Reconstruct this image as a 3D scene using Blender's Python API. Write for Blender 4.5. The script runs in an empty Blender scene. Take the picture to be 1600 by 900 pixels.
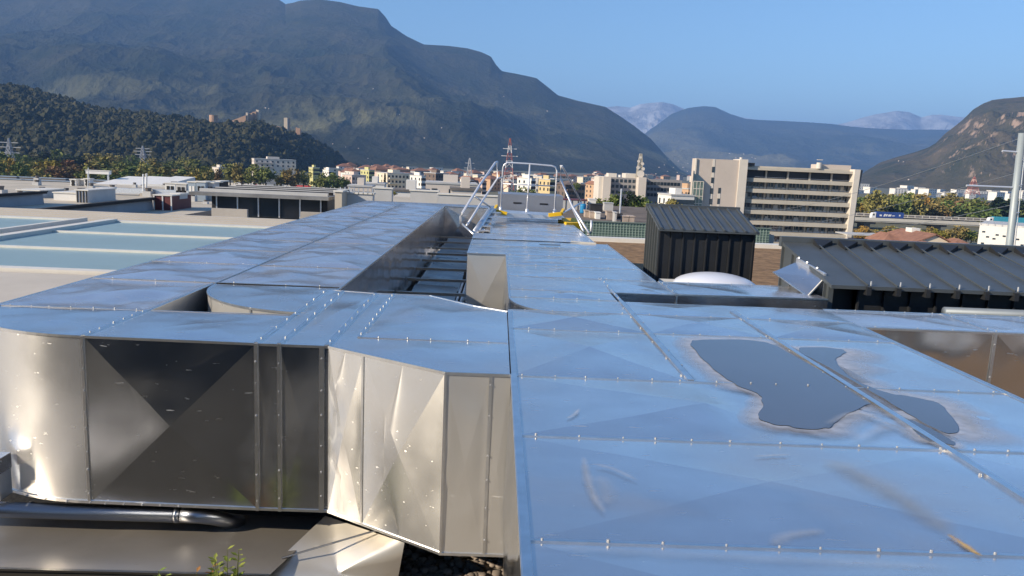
import bpy, math, random
import numpy as np
from mathutils import Vector, Matrix
from math import sin, cos, pi, radians, sqrt, tan, atan2

random.seed(7)
C = bpy.context.scene
COL = C.collection

# ------------------------------------------------------------------ camera
F, H = 1200.0, 1.15            # focal length in pixels of a 1600 px wide frame, eye height above the duct tops
def _camera_axes(vx=780, vy=255, roll=0.043):
    y = np.array([(vx - 800) / F, -(vy - 450) / F, -1.0]); y /= np.linalg.norm(y)
    xh = np.array([cos(roll), -sin(roll), 0.0])
    x = xh - xh.dot(y) * y; x /= np.linalg.norm(x)
    return np.array([x, y, np.cross(x, y)])
M = _camera_axes()
cam = bpy.data.objects.new('camera', bpy.data.cameras.new('camera')); COL.objects.link(cam)
m4 = Matrix([list(r) + [0] for r in M.tolist()] + [[0, 0, 0, 1]])
m4.translation = Vector((0, 0, H))
cam.matrix_world = m4
cam.data.sensor_width = 36; cam.data.lens = 36 * F / 1600
cam.data.clip_start = 0.05; cam.data.clip_end = 90000
C.camera = cam
C.render.resolution_x, C.render.resolution_y = 1024, 576

# ------------------------------------------------------------------ sky, sun, exposure
SUN_EL = radians(26); SUN_AZ = (-0.90, -0.436)
w = bpy.data.worlds.new("World"); C.world = w; w.use_nodes = True
nt = w.node_tree
sky = nt.nodes.new('ShaderNodeTexSky'); sky.sky_type = 'NISHITA'; sky.sun_disc = False
sky.sun_elevation = SUN_EL
sky.sun_rotation = atan2(SUN_AZ[0], SUN_AZ[1])
sky.altitude = 300; sky.air_density = 1.2; sky.dust_density = 0.0; sky.ozone_density = 6.0
bg = nt.nodes['Background']; bg.inputs['Strength'].default_value = 0.108
nt.links.new(sky.outputs[0], bg.inputs[0])
sl = bpy.data.lights.new('sun', 'SUN'); sl.energy = 5.0; sl.angle = radians(0.5); sl.color = (1.0, 0.86, 0.66)
so = bpy.data.objects.new('sun', sl); COL.objects.link(so)
sd = Vector((SUN_AZ[0] * cos(SUN_EL), SUN_AZ[1] * cos(SUN_EL), sin(SUN_EL))).normalized()
so.rotation_euler = sd.to_track_quat('Z', 'Y').to_euler()
C.view_settings.view_transform = 'Standard'; C.view_settings.look = 'None'
C.view_settings.exposure = 0.66; C.view_settings.gamma = 1.0
C.cycles.use_denoising = True
C.cycles.max_bounces = 6; C.cycles.diffuse_bounces = 2; C.cycles.glossy_bounces = 4
C.cycles.transmission_bounces = 4; C.cycles.volume_bounces = 0; C.cycles.transparent_max_bounces = 8
C.cycles.sample_clamp_indirect = 4.0
C.cycles.caustics_reflective = False; C.cycles.caustics_refractive = False

# ------------------------------------------------------------------ where things stand
def ray(px, py): return M @ np.array([(px - 800) / F, -(py - 450) / F, -1.0])
def onz(px, py, z=0.0):
    d = ray(px, py); t = (z - H) / d[2]; return Vector((d[0] * t, d[1] * t, z))
def aty(px, py, Y):
    d = ray(px, py); t = Y / d[1]; return Vector((d[0] * t, Y, d[2] * t + H))
def hor(px): return 255 + 0.043 * (px - 780)
G = -25.0                      # valley floor
RF = -1.6                      # roof we stand on

# ------------------------------------------------------------------ materials
def mat(name, col, rough=0.8, metal=0.0, var=0.0, scale=3.0, col2=None, bump=0.0, bscale=40.0, detail=6, spec=0.4, sc=(1, 1, 1), stretch=None):
    m = bpy.data.materials.new(name); m.use_nodes = True
    n, l = m.node_tree.nodes, m.node_tree.links
    b = n['Principled BSDF']
    b.inputs['Roughness'].default_value = rough; b.inputs['Metallic'].default_value = metal
    b.inputs['Specular IOR Level'].default_value = spec
    b.inputs['Base Color'].default_value = (*col, 1)
    tc = n.new('ShaderNodeTexCoord'); mp = n.new('ShaderNodeMapping'); mp.inputs['Scale'].default_value = sc
    l.new(tc.outputs['Object'], mp.inputs[0])
    if var or col2:
        nz = n.new('ShaderNodeTexNoise'); nz.inputs['Scale'].default_value = scale; nz.inputs['Detail'].default_value = detail
        nz.inputs['Roughness'].default_value = 0.62
        l.new(mp.outputs[0], nz.inputs['Vector'])
        rp = n.new('ShaderNodeValToRGB'); l.new(nz.outputs[0], rp.inputs[0])
        c2 = col2 or tuple(c * (1 - var) for c in col)
        c1 = col if col2 else tuple(min(1, c * (1 + var)) for c in col)
        rp.color_ramp.elements[0].position = 0.32; rp.color_ramp.elements[1].position = 0.68
        rp.color_ramp.elements[0].color = (*c2, 1); rp.color_ramp.elements[1].color = (*c1, 1)
        l.new(rp.outputs[0], b.inputs['Base Color'])
    if bump:
        nb = n.new('ShaderNodeTexNoise'); nb.inputs['Scale'].default_value = bscale; nb.inputs['Detail'].default_value = 5
        l.new(mp.outputs[0], nb.inputs['Vector'])
        bp = n.new('ShaderNodeBump'); bp.inputs['Strength'].default_value = bump; bp.inputs['Distance'].default_value = 0.02
        l.new(nb.outputs[0], bp.inputs['Height']); l.new(bp.outputs[0], b.inputs['Normal'])
    return m

def aluminium(name, base, r0, r1, aniso, dirt=0.25, rot=0.0, met=1.0):
    m = bpy.data.materials.new(name); m.use_nodes = True
    n, l = m.node_tree.nodes, m.node_tree.links
    b = n['Principled BSDF']; b.inputs['Metallic'].default_value = 1.0
    tc = n.new('ShaderNodeTexCoord')
    nz = n.new('ShaderNodeTexNoise'); nz.inputs['Scale'].default_value = 2.2; nz.inputs['Detail'].default_value = 8
    l.new(tc.outputs['Object'], nz.inputs['Vector'])
    mr = n.new('ShaderNodeMapRange'); mr.inputs[1].default_value = 0.3; mr.inputs[2].default_value = 0.7
    mr.inputs[3].default_value = r0; mr.inputs[4].default_value = r1
    l.new(nz.outputs[0], mr.inputs[0])
    # short scratches and water marks
    mp = n.new('ShaderNodeMapping'); mp.inputs['Scale'].default_value = (5, 30, 30); mp.inputs['Rotation'].default_value = (0, 0.2, 0.3)
    l.new(tc.outputs['Object'], mp.inputs[0])
    sn = n.new('ShaderNodeTexNoise'); sn.inputs['Scale'].default_value = 1.6; sn.inputs['Detail'].default_value = 4
    l.new(mp.outputs[0], sn.inputs['Vector'])
    sr = n.new('ShaderNodeMapRange'); sr.inputs[1].default_value = 0.69; sr.inputs[2].default_value = 0.76
    sr.inputs[3].default_value = 0; sr.inputs[4].default_value = 0.35
    l.new(sn.outputs[0], sr.inputs[0])
    ad = n.new('ShaderNodeMath'); ad.operation = 'ADD'; l.new(mr.outputs[0], ad.inputs[0]); l.new(sr.outputs[0], ad.inputs[1])
    l.new(ad.outputs[0], b.inputs['Roughness'])
    dn = n.new('ShaderNodeTexNoise'); dn.inputs['Scale'].default_value = 1.1; dn.inputs['Detail'].default_value = 7; dn.inputs['Distortion'].default_value = 0.6
    l.new(tc.outputs['Object'], dn.inputs['Vector'])
    rp = n.new('ShaderNodeValToRGB'); l.new(dn.outputs[0], rp.inputs[0])
    rp.color_ramp.elements[0].position = 0.35; rp.color_ramp.elements[1].position = 0.7
    rp.color_ramp.elements[0].color = (*base, 1); rp.color_ramp.elements[1].color = (*[c * (1 - dirt) for c in base], 1)
    l.new(rp.outputs[0], b.inputs['Base Color'])
    md = n.new('ShaderNodeMapRange'); md.inputs[1].default_value = 0.5; md.inputs[2].default_value = 0.75
    md.inputs[3].default_value = met; md.inputs[4].default_value = met - 0.14
    l.new(dn.outputs[0], md.inputs[0]); l.new(md.outputs[0], b.inputs['Metallic'])
    b.inputs['Anisotropic'].default_value = aniso; b.inputs['Anisotropic Rotation'].default_value = rot
    if aniso:
        tg = n.new('ShaderNodeTangent'); tg.direction_type = 'RADIAL'; tg.axis = 'Z'
        l.new(tg.outputs[0], b.inputs['Tangent'])
    bn = n.new('ShaderNodeTexNoise'); bn.inputs['Scale'].default_value = 1.7; bn.inputs['Detail'].default_value = 2
    l.new(tc.outputs['Object'], bn.inputs['Vector'])
    bp = n.new('ShaderNodeBump'); bp.inputs['Strength'].default_value = 0.15; bp.inputs['Distance'].default_value = 0.03
    l.new(bn.outputs[0], bp.inputs['Height']); l.new(bp.outputs[0], b.inputs['Normal'])
    return m

ALU = aluminium('aluminium sheet', (0.88, 0.84, 0.81), 0.16, 0.28, 0.0, met=0.94)
ALU_FAR = aluminium('weathered aluminium sheet', (0.80, 0.77, 0.77), 0.17, 0.28, 0.0, met=0.80)
GAPM = aluminium('dull bright aluminium', (0.78, 0.76, 0.72), 0.26, 0.36, 0.0, 0.1, met=0.72)
ALU_W = aluminium('aluminium wall sheet', (0.72, 0.74, 0.77), 0.15, 0.21, 0.25, 0.12)
ALU_B = aluminium('brushed aluminium sheet', (0.80, 0.79, 0.77), 0.18, 0.26, 0.86, 0.1, 0.25, met=0.86)
ALU_D = aluminium('dull metal cover', (0.36, 0.34, 0.31), 0.30, 0.42, 0.3, 0.3)
STEEL = mat('bright seam metal', (0.78, 0.78, 0.77), 0.32, 1.0, 0.1, 8)
SCREW = mat('zinc screw', (0.58, 0.58, 0.58), 0.5, 0.8, 0.3, 30)
GALV = mat('galvanised steel', (0.72, 0.73, 0.74), 0.42, 0.85, 0.12, 6)
WHITEMETAL = mat('pale rail paint', (0.80, 0.80, 0.82), 0.35, 0.5)
YELLOW = mat('yellow safety paint', (0.85, 0.52, 0.02), 0.5, 0, 0.15, 5)
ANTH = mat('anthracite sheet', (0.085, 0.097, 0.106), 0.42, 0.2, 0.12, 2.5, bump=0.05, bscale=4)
ANTH_D = mat('dark shaded anthracite', (0.028, 0.030, 0.034), 0.45, 0.2, 0.15, 2.5)  # darker copy puts shade into the shed fronts; plain dark metal elsewhere
BLACK = mat('black opening', (0.01, 0.01, 0.012), 0.7)
DARKSOIL = mat('dark planting soil', (0.028, 0.024, 0.018), 0.95, 0, col2=(0.012, 0.011, 0.009), scale=14, bump=0.6, bscale=25)
GRAVEL = mat('grey gravel', (0.46, 0.41, 0.34), 0.95, 0, col2=(0.2, 0.175, 0.145), scale=38, bump=0.9, bscale=42)
PEBBLE = mat('pebble', (0.24, 0.20, 0.17), 0.9, 0, 0.3, 9)
SEDUM = mat('dry brown roof planting', (0.34, 0.205, 0.10), 0.95, 0, col2=(0.13, 0.075, 0.035), scale=3.2, bump=0.8, bscale=9, detail=9)
MEMB = mat('beige roof membrane', (0.56, 0.50, 0.42), 0.8, 0, 0.07, 0.7, bump=0.05, bscale=8)
GLASS = mat('frosted skylight glass', (0.30, 0.41, 0.41), 0.3, 0, 0.06, 0.5, spec=0.5)
FRAMEW = mat('cream painted frame', (0.72, 0.68, 0.60), 0.5, 0, 0.06, 3)
DOMEM = mat('milky acrylic dome', (0.72, 0.74, 0.80), 0.25, 0, 0.03, 2)
WATER = mat('standing water', (0.085, 0.092, 0.115), 0.04, 0, 0.12, 1.2, spec=0.9)
RESID = mat('dried water residue', (0.50, 0.53, 0.60), 0.7, 0.0, 0.06, 7)
def _thin(m):
    n, l = m.node_tree.nodes, m.node_tree.links; tr = n.new('ShaderNodeBsdfTransparent'); mx = n.new('ShaderNodeMixShader')
    tc = n.new('ShaderNodeTexCoord'); nz = n.new('ShaderNodeTexNoise'); nz.inputs['Scale'].default_value = 16; nz.inputs['Detail'].default_value = 6; l.new(tc.outputs['Object'], nz.inputs['Vector'])
    at = n.new('ShaderNodeAttribute'); at.attribute_name = 'cover'; ad = n.new('ShaderNodeMath'); ad.operation = 'MULTIPLY'; l.new(at.outputs['Fac'], ad.inputs[0])
    mr = n.new('ShaderNodeMapRange'); mr.inputs[1].default_value = 0.3; mr.inputs[2].default_value = 0.65; mr.inputs[3].default_value = 0.6; mr.inputs[4].default_value = 0.95; l.new(nz.outputs[0], mr.inputs[0]); l.new(mr.outputs[0], ad.inputs[1])
    l.new(ad.outputs[0], mx.inputs[0]); l.new(tr.outputs[0], mx.inputs[1]); l.new(n['Principled BSDF'].outputs[0], mx.inputs[2]); l.new(mx.outputs[0], n['Material Output'].inputs['Surface'])
_thin(RESID)
def cover(o, vals):
    a = o.data.attributes.new('cover', 'FLOAT', 'POINT'); a.data.foreach_set('value', [float(v) for v in vals])
CONC = mat('concrete', (0.42, 0.38, 0.33), 0.85, 0, 0.12, 0.5)
CONC_D = mat('dark concrete', (0.16, 0.145, 0.135), 0.85, 0, 0.15, 0.5)
WINDOWM = mat('dark window glass', (0.03, 0.045, 0.06), 0.12, 0, 0.3, 0.2, spec=0.6)
WINBLUE = mat('blue tinted glass', (0.05, 0.08, 0.10), 0.1, 0, 0.5, 0.35, spec=0.6)

# ------------------------------------------------------------------ object helpers
def link(o): COL.objects.link(o); return o
def tag(o, label=None, cat=None, group=None, kind=None):
    if label: o['label'] = label
    if cat: o['category'] = cat
    if group: o['group'] = group
    if kind: o['kind'] = kind
    return o
def thing(name, label, cat, loc=(0, 0, 0), rz=0.0, group=None):
    o = bpy.data.objects.new(name, None); link(o)
    o.location = loc; o.rotation_euler = (0, 0, rz); o.empty_display_size = 0.2
    o['_l'] = 1; del o['_l']
    return tag(o, label, cat, group)
def world_of(o):
    b = Matrix.LocRotScale(o.location, o.rotation_euler, o.scale)
    return b if o.parent is None else world_of(o.parent) @ o.matrix_parent_inverse @ b
def mesh(name, v, f, m, parent=None, smooth=False, world=True):
    me = bpy.data.meshes.new(name)
    if isinstance(v, np.ndarray): v = v.tolist()
    if isinstance(f, np.ndarray): f = f.tolist()
    me.from_pydata([tuple(p) for p in v], [], f); me.update()
    if smooth: me.polygons.foreach_set('use_smooth', [True] * len(me.polygons))
    me.materials.append(m)
    o = link(bpy.data.objects.new(name, me))
    if parent is not None:
        o.parent = parent
        if world:
            pm = world_of(parent)
            o.matrix_parent_inverse = pm.inverted()
    return o
def children(o): return [c for c in COL.objects if c.parent == o]
def copy_tree(o, parent=None):
    c = o.copy(); link(c)
    if parent is not None: c.parent = parent
    for ch in o.children: copy_tree(ch, c)
    return c

class MB:
    def __init__(s): s.v, s.f = [], []
    def add(s, v, f):
        b = len(s.v); s.v += [tuple(p) for p in v]; s.f += [tuple(i + b for i in q) for q in f]; return s
    def box(s, x0, x1, y0, y1, z0, z1):
        return s.add([(x0, y0, z0), (x1, y0, z0), (x1, y1, z0), (x0, y1, z0), (x0, y0, z1), (x1, y0, z1), (x1, y1, z1), (x0, y1, z1)],
                     [(0, 3, 2, 1), (4, 5, 6, 7), (0, 1, 5, 4), (1, 2, 6, 5), (2, 3, 7, 6), (3, 0, 4, 7)])
    def bar(s, p, q, w_, h_, up=(0, 0, 1)):
        p, q = Vector(p), Vector(q); d = (q - p).normalized(); up = Vector(up)
        if abs(d.dot(up)) > 0.99: up = Vector((0, 1, 0))
        x = d.cross(up).normalized() * w_ / 2; z = x.cross(d).normalized() * h_ / 2
        vs = [p - x - z, p + x - z, p + x + z, p - x + z, q - x - z, q + x - z, q + x + z, q - x + z]
        return s.add(vs, [(0, 1, 2, 3), (7, 6, 5, 4), (0, 4, 5, 1), (1, 5, 6, 2), (2, 6, 7, 3), (3, 7, 4, 0)])
    def tube(s, pts, r, n=8, r2=None):
        pts = [Vector(p) for p in pts]; base = len(s.v); K = len(pts)
        for i, p in enumerate(pts):
            d = (pts[min(i + 1, K - 1)] - pts[max(i - 1, 0)]).normalized()
            up = Vector((0, 0, 1)) if abs(d.z) < 0.95 else Vector((0, 1, 0))
            x = d.cross(up).normalized(); y = x.cross(d)
            rr = r if r2 is None else r + (r2 - r) * i / (K - 1)
            for k in range(n):
                a = 2 * pi * k / n; s.v.append(tuple(p + x * cos(a) * rr + y * sin(a) * rr))
        for i in range(K - 1):
            for k in range(n):
                a, b = base + i * n + k, base + i * n + (k + 1) % n
                s.f.append((a, b, b + n, a + n))
        s.f.append(tuple(base + k for k in range(n))[::-1]); s.f.append(tuple(base + (K - 1) * n + k for k in range(n)))
        return s
    def prism(s, poly, z0, z1):
        n = len(poly)
        return s.add([(x, y, z0) for x, y in poly] + [(x, y, z1) for x, y in poly],
                     [tuple(range(n))[::-1], tuple(range(n, 2 * n))] + [(i, (i + 1) % n, n + (i + 1) % n, n + i) for i in range(n)])
    def quad(s, a, b, c, d): return s.add([a, b, c, d], [(0, 1, 2, 3)])
    def build(s, name, m, parent=None, smooth=False, world=True): return mesh(name, s.v, s.f, m, parent, smooth, world)

# value noise, numpy
_R = np.random.RandomState(3).rand(257, 257)
def vnoise(x, y):
    xi, yi = np.floor(x).astype(int), np.floor(y).astype(int); fx, fy = x - xi, y - yi
    fx = fx * fx * (3 - 2 * fx); fy = fy * fy * (3 - 2 * fy); a = lambda i, j: _R[i % 257, j % 257]
    return (a(xi, yi) * (1 - fx) + a(xi + 1, yi) * fx) * (1 - fy) + (a(xi, yi + 1) * (1 - fx) + a(xi + 1, yi + 1) * fx) * fy
def fbm(x, y, o=5, ridged=False):
    s, a, t = 0, 1, 0
    for i in range(o):
        n = vnoise(x + 17.3 * i, y + 9.1 * i)
        if ridged: n = 1 - np.abs(2 * n - 1)
        s = s + a * n; t += a; a *= 0.5; x = x * 2.03; y = y * 2.03
    return s / t

# ------------------------------------------------------------------ terrain and air
def terrain_mat(name, dark, light, rock, fscale, rockcut, fieldcol=None, fieldz=(0, 1)):
    m = bpy.data.materials.new(name); m.use_nodes = True
    n, l = m.node_tree.nodes, m.node_tree.links
    b = n['Principled BSDF']; b.inputs['Roughness'].default_value = 1; b.inputs['Specular IOR Level'].default_value = 0
    tc = n.new('ShaderNodeTexCoord'); g = n.new('ShaderNodeNewGeometry')
    n1 = n.new('ShaderNodeTexNoise'); n1.inputs['Scale'].default_value = fscale; n1.inputs['Detail'].default_value = 12; n1.inputs['Roughness'].default_value = 0.68
    l.new(tc.outputs['Object'], n1.inputs['Vector'])
    r1 = n.new('ShaderNodeValToRGB'); l.new(n1.outputs[0], r1.inputs[0])
    r1.color_ramp.elements[0].position = 0.36; r1.color_ramp.elements[1].position = 0.66
    r1.color_ramp.elements[0].color = (*dark, 1); r1.color_ramp.elements[1].color = (*light, 1)
    cur = r1.outputs[0]
    if fieldcol:
        sp = n.new('ShaderNodeSeparateXYZ'); l.new(tc.outputs['Object'], sp.inputs[0])
        zr = n.new('ShaderNodeMapRange'); zr.inputs[1].default_value = fieldz[0]; zr.inputs[2].default_value = fieldz[1]
        zr.inputs[3].default_value = 1; zr.inputs[4].default_value = 0; l.new(sp.outputs[2], zr.inputs[0])
        n2 = n.new('ShaderNodeTexNoise'); n2.inputs['Scale'].default_value = fscale * 0.55; n2.inputs['Detail'].default_value = 7
        mp = n.new('ShaderNodeMapping'); mp.inputs['Scale'].default_value = (1, 0.6, 3.5); l.new(tc.outputs['Object'], mp.inputs[0]); l.new(mp.outputs[0], n2.inputs['Vector'])
        fr = n.new('ShaderNodeMapRange'); fr.inputs[1].default_value = 0.52; fr.inputs[2].default_value = 0.6; l.new(n2.outputs[0], fr.inputs[0])
        mu = n.new('ShaderNodeMath'); mu.operation = 'MULTIPLY'; l.new(zr.outputs[0], mu.inputs[0]); l.new(fr.outputs[0], mu.inputs[1])
        mx = n.new('ShaderNodeMixRGB'); l.new(mu.outputs[0], mx.inputs[0]); l.new(cur, mx.inputs[1]); mx.inputs[2].default_value = (*fieldcol, 1); cur = mx.outputs[0]
    s3 = n.new('ShaderNodeSeparateXYZ'); l.new(g.outputs['True Normal'], s3.inputs[0])
    n3 = n.new('ShaderNodeTexNoise'); n3.inputs['Scale'].default_value = fscale * 1.7; n3.inputs['Detail'].default_value = 8
    l.new(tc.outputs['Object'], n3.inputs['Vector'])
    ma = n.new('ShaderNodeMath'); ma.operation = 'MULTIPLY_ADD'; l.new(n3.outputs[0], ma.inputs[0]); ma.inputs[1].default_value = -0.9; l.new(s3.outputs[2], ma.inputs[2])
    rr = n.new('ShaderNodeMapRange'); rr.inputs[1].default_value = rockcut; rr.inputs[2].default_value = rockcut - 0.12; l.new(ma.outputs[0], rr.inputs[0])
    m2 = n.new('ShaderNodeMixRGB'); l.new(rr.outputs[0], m2.inputs[0]); l.new(cur, m2.inputs[1])
    m2.inputs[2].default_value = (*rock, 1)
    l.new(m2.outputs[0], b.inputs['Base Color'])
    nb = n.new('ShaderNodeTexNoise'); nb.inputs['Scale'].default_value = fscale * 9; nb.inputs['Detail'].default_value = 9; nb.inputs['Roughness'].default_value = 0.7; l.new(tc.outputs['Object'], nb.inputs['Vector'])
    bp = n.new('ShaderNodeBump'); bp.inputs['Strength'].default_value = 0.7; bp.inputs['Distance'].default_value = 0.08 / fscale; l.new(nb.outputs[0], bp.inputs['Height']); l.new(bp.outputs[0], b.inputs['Normal'])
    return m

def ridge_surface(sil, R, foot, nx, nt, p, amp, nscale, seed, wig=0.02, back=True, gully=0.55):
    xs = np.array([a for a, _ in sil], float); ys = np.array([b for _, b in sil], float)
    X = np.linspace(xs[0], xs[-1], nx); Yp = np.interp(X, xs, ys)
    az = np.array([(lambda d: d[0] / d[1])(ray(x, y)) for x, y in zip(X, Yp)])
    el = np.array([(lambda d: d[2] / d[1])(ray(x, y)) for x, y in zip(X, Yp)])
    Rr = np.full(nx, float(R)) if np.isscalar(R) else np.interp(X, xs, np.array(R, float))
    Ff = np.full(nx, float(foot)) if np.isscalar(foot) else np.interp(X, xs, np.array(foot, float))
    Hh = np.maximum(el * Rr + H - G, 1.0); az_span = (az[-1] - az[0]) * float(np.mean(Rr))
    kk = np.exp(-np.linspace(-2.2, 2.2, nx // 5 | 1) ** 2); kk /= kk.sum(); pad = len(kk) // 2
    Hs = np.convolve(np.pad(Hh, pad, mode='edge'), kk, mode='valid')
    ts = np.linspace(0, 1, nt)
    if back: ts = np.concatenate([ts, 1 + np.linspace(0.08, 0.6, 8)])
    T, A = np.meshgrid(ts, np.arange(nx), indexing='ij')
    D = Ff[A] + (Rr[A] - Ff[A]) * T
    mixk = np.clip(T, 0, 1) ** 5
    Z = np.where(T <= 1, np.power(np.clip(T, 0, 1), p), np.clip(1 - (T - 1) * 1.5, 0, 1)) * (Hh[A] * mixk + np.minimum(Hs[A], Hh[A] * 1.25) * (1 - mixk))
    PX, PY = az[A] * D, D
    n = fbm(PX / nscale + seed, PY / nscale + seed * 1.7, 7, True) - 0.62 + 0.35 * (fbm(PX / nscale * .35 + seed * 2, PY / nscale * .35 + seed, 3) - .5)
    env = np.clip(T * 5, 0, 1) * np.where(T <= 1, np.clip((1 - T) * 2.5, wig, 1), 0.3)
    n = n + gully * (fbm(A / nx * az_span / nscale * 1.3 + seed * 3 + .5 * n, T * 2.2 + seed, 3, True) - .6)
    Z = np.maximum(Z + n * amp * env * np.minimum(Hh[A] * 1.0, Hh.max() * 0.7), -0.4) + G
    V = np.stack([PX, PY, Z], -1).reshape(-1, 3)
    nT = len(ts); I = np.arange(nT * nx).reshape(nT, nx)
    Fc = np.stack([I[:-1, :-1], I[:-1, 1:], I[1:, 1:], I[1:, :-1]], -1).reshape(-1, 4)
    return V, Fc, (PX, PY, Z, T)

MT_MAIN = terrain_mat('dark forest slope', (0.020, 0.028, 0.012), (0.062, 0.058, 0.032), (0.26, 0.20, 0.16), 0.0022, 0.035, (0.13, 0.125, 0.062), (120, 420))  # dark forest green-brown with paler fields and rock
MT_FAR = terrain_mat('far range slope', (0.03, 0.04, 0.025), (0.07, 0.07, 0.045), (0.30, 0.28, 0.26), 0.0014, 0.02, (0.17, 0.16, 0.10), (200, 600))
MT_SNOW = terrain_mat('high snowy rock', (0.20, 0.19, 0.18), (0.55, 0.56, 0.58), (0.26, 0.23, 0.21), 0.0022, 0.28)
MT_RIGHT = terrain_mat('rocky bush slope', (0.040, 0.046, 0.022), (0.12, 0.095, 0.055), (0.36, 0.26, 0.19), 0.006, 0.13)
MT_HILL = terrain_mat('wooded hill soil', (0.022, 0.026, 0.012), (0.05, 0.045, 0.022), (0.1, 0.08, 0.06), 0.01, -0.3)
GROUND = mat('valley floor', (0.10, 0.105, 0.055), 1, 0, col2=(0.17, 0.155, 0.12), scale=0.006, detail=12)

def structure(o): o['kind'] = 'structure'; return o
gb = MB(); gb.add([(-26000, -6000, G), (26000, -6000, G), (26000, 24000, G), (-26000, 24000, G)], [(0, 1, 2, 3)])
structure(gb.build('ground', GROUND))

SIL_MAIN = [(-420, -60), (-100, -50), (0, -42), (200, -30), (330, -18), (400, -10), (436, -1), (446, 6), (458, 4), (470, 1), (500, -1), (530, 3), (560, 10), (591, 14), (603, 27),
            (611, 40), (635, 56), (662, 69), (700, 71), (730, 75), (752, 81), (767, 88), (775, 101), (784, 111), (810, 116), (838, 122),
            (856, 136), (872, 149), (905, 158), (946, 167), (968, 181), (990, 196), (1017, 217), (1040, 243), (1062, 264), (1090, 282)]
V, Fc, _ = ridge_surface(SIL_MAIN, [6000 - 900 * (i / 36) for i in range(len(SIL_MAIN))], [2300 + 1300 / (1 + math.exp(-(x - 800) / 110)) for x, _ in SIL_MAIN], 620, 150, 1.35, 0.38, 1000, 3.1, 0.03, gully=0.22)
structure(mesh('mountain', V, Fc, MT_MAIN))
V, Fc, _ = ridge_surface([(900, 275), (960, 250), (1000, 214), (1030, 193), (1050, 178), (1075, 169), (1100, 166), (1118, 168), (1140, 178), (1165, 186), (1190, 188), (1220, 189), (1240, 190), (1300, 194), (1330, 198), (1370, 201), (1420, 203), (1470, 203), (1520, 202), (1600, 210), (1750, 215)],
                         10500, 6200, 320, 80, 1.2, 0.42, 1300, 8.2, 0.05, gully=0.3)
structure(mesh('mountain', V, Fc, MT_FAR))
for sil in ([(900, 190), (930, 172), (950, 168), (965, 166), (985, 168), (1000, 163), (1020, 161), (1035, 160), (1050, 163), (1065, 169), (1100, 180), (1150, 192)],
            [(1130, 178), (1150, 182), (1165, 185), (1230, 194), (1300, 196), (1320, 192), (1345, 184), (1365, 179), (1380, 177), (1400, 173), (1420, 176), (1440, 184), (1455, 180), (1470, 179), (1485, 181), (1505, 183), (1540, 190), (1600, 196), (1700, 196)]):
    V, Fc, _ = ridge_surface(sil, 14500, 11500, 220, 50, 1.1, 0.5, 900, 5.5, 0.06)
    structure(mesh('mountain', V, Fc, MT_SNOW))
SIL_R = [(1290, 300), (1335, 281), (1352, 268), (1375, 254), (1400, 246), (1430, 238), (1450, 231), (1462, 224), (1478, 208), (1490, 199), (1505, 187), (1520, 172), (1535, 163), (1550, 157), (1570, 154), (1600, 152), (1660, 140), (1750, 120), (1950, 90)]
V, Fc, _ = ridge_surface(SIL_R, 3300, [2500 - 600 * i / 18 for i in range(19)], 420, 130, 1.0, 0.5, 330, 1.3, 0.05, gully=0.35)
structure(mesh('mountain', V, Fc, MT_RIGHT))
SIL_H = [(-260, 128), (-100, 132), (0, 136), (40, 139), (75, 151), (120, 161), (145, 172), (200, 179), (250, 183), (300, 187), (330, 191), (360, 194), (385, 189), (398, 184), (412, 190), (430, 199), (450, 203), (475, 210), (500, 227), (530, 248), (545, 262), (562, 282)]
V, Fc, (hx, hy, hz, ht) = ridge_surface(SIL_H, [1380] * 11 + [1400, 1440, 1455, 1475, 1500, 1530, 1570, 1610, 1660, 1690, 1740], [960] * 11 + [1000, 1040, 1060, 1090, 1120, 1160, 1220, 1290, 1380, 1440, 1500], 420, 90, 0.8, 0.34, 170, 2.4, 0.02, gully=0.5)
structure(mesh('hill', V, Fc, MT_HILL))

hzm = bpy.data.materials.new('valley haze'); hzm.use_nodes = True
n_, l_ = hzm.node_tree.nodes, hzm.node_tree.links
n_.remove(n_['Principled BSDF']); pv = n_.new('ShaderNodeVolumePrincipled')
pv.inputs['Color'].default_value = (0.26, 0.50, 1.0, 1); pv.inputs['Density'].default_value = 9.4e-5; pv.inputs['Anisotropy'].default_value = 0.0
l_.new(pv.outputs[0], n_['Material Output'].inputs['Volume'])
hb = MB().box(-27000, 27000, -7000, 25500, G - 1.0, 1450).build('haze', hzm)
tag(hb, kind='stuff')

# ------------------------------------------------------------------ foliage
def leaf_mat(name, a, b_):
    m = bpy.data.materials.new(name); m.use_nodes = True
    n, l = m.node_tree.nodes, m.node_tree.links
    b = n['Principled BSDF']; b.inputs['Roughness'].default_value = 0.75; b.inputs['Specular IOR Level'].default_value = 0.15
    g = n.new('ShaderNodeNewGeometry'); oi = n.new('ShaderNodeObjectInfo')
    mx = n.new('ShaderNodeMixRGB'); mx.inputs[1].default_value = (*a, 1); mx.inputs[2].default_value = (*b_, 1)
    l.new(g.outputs['Random Per Island'], mx.inputs[0])
    hs = n.new('ShaderNodeHueSaturation'); l.new(mx.outputs[0], hs.inputs['Color'])
    mr = n.new('ShaderNodeMapRange'); mr.inputs[3].default_value = 0.47; mr.inputs[4].default_value = 0.53; l.new(oi.outputs['Random'], mr.inputs[0]); l.new(mr.outputs[0], hs.inputs['Hue'])
    l.new(hs.outputs[0], b.inputs['Base Color'])
    return m
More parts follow.
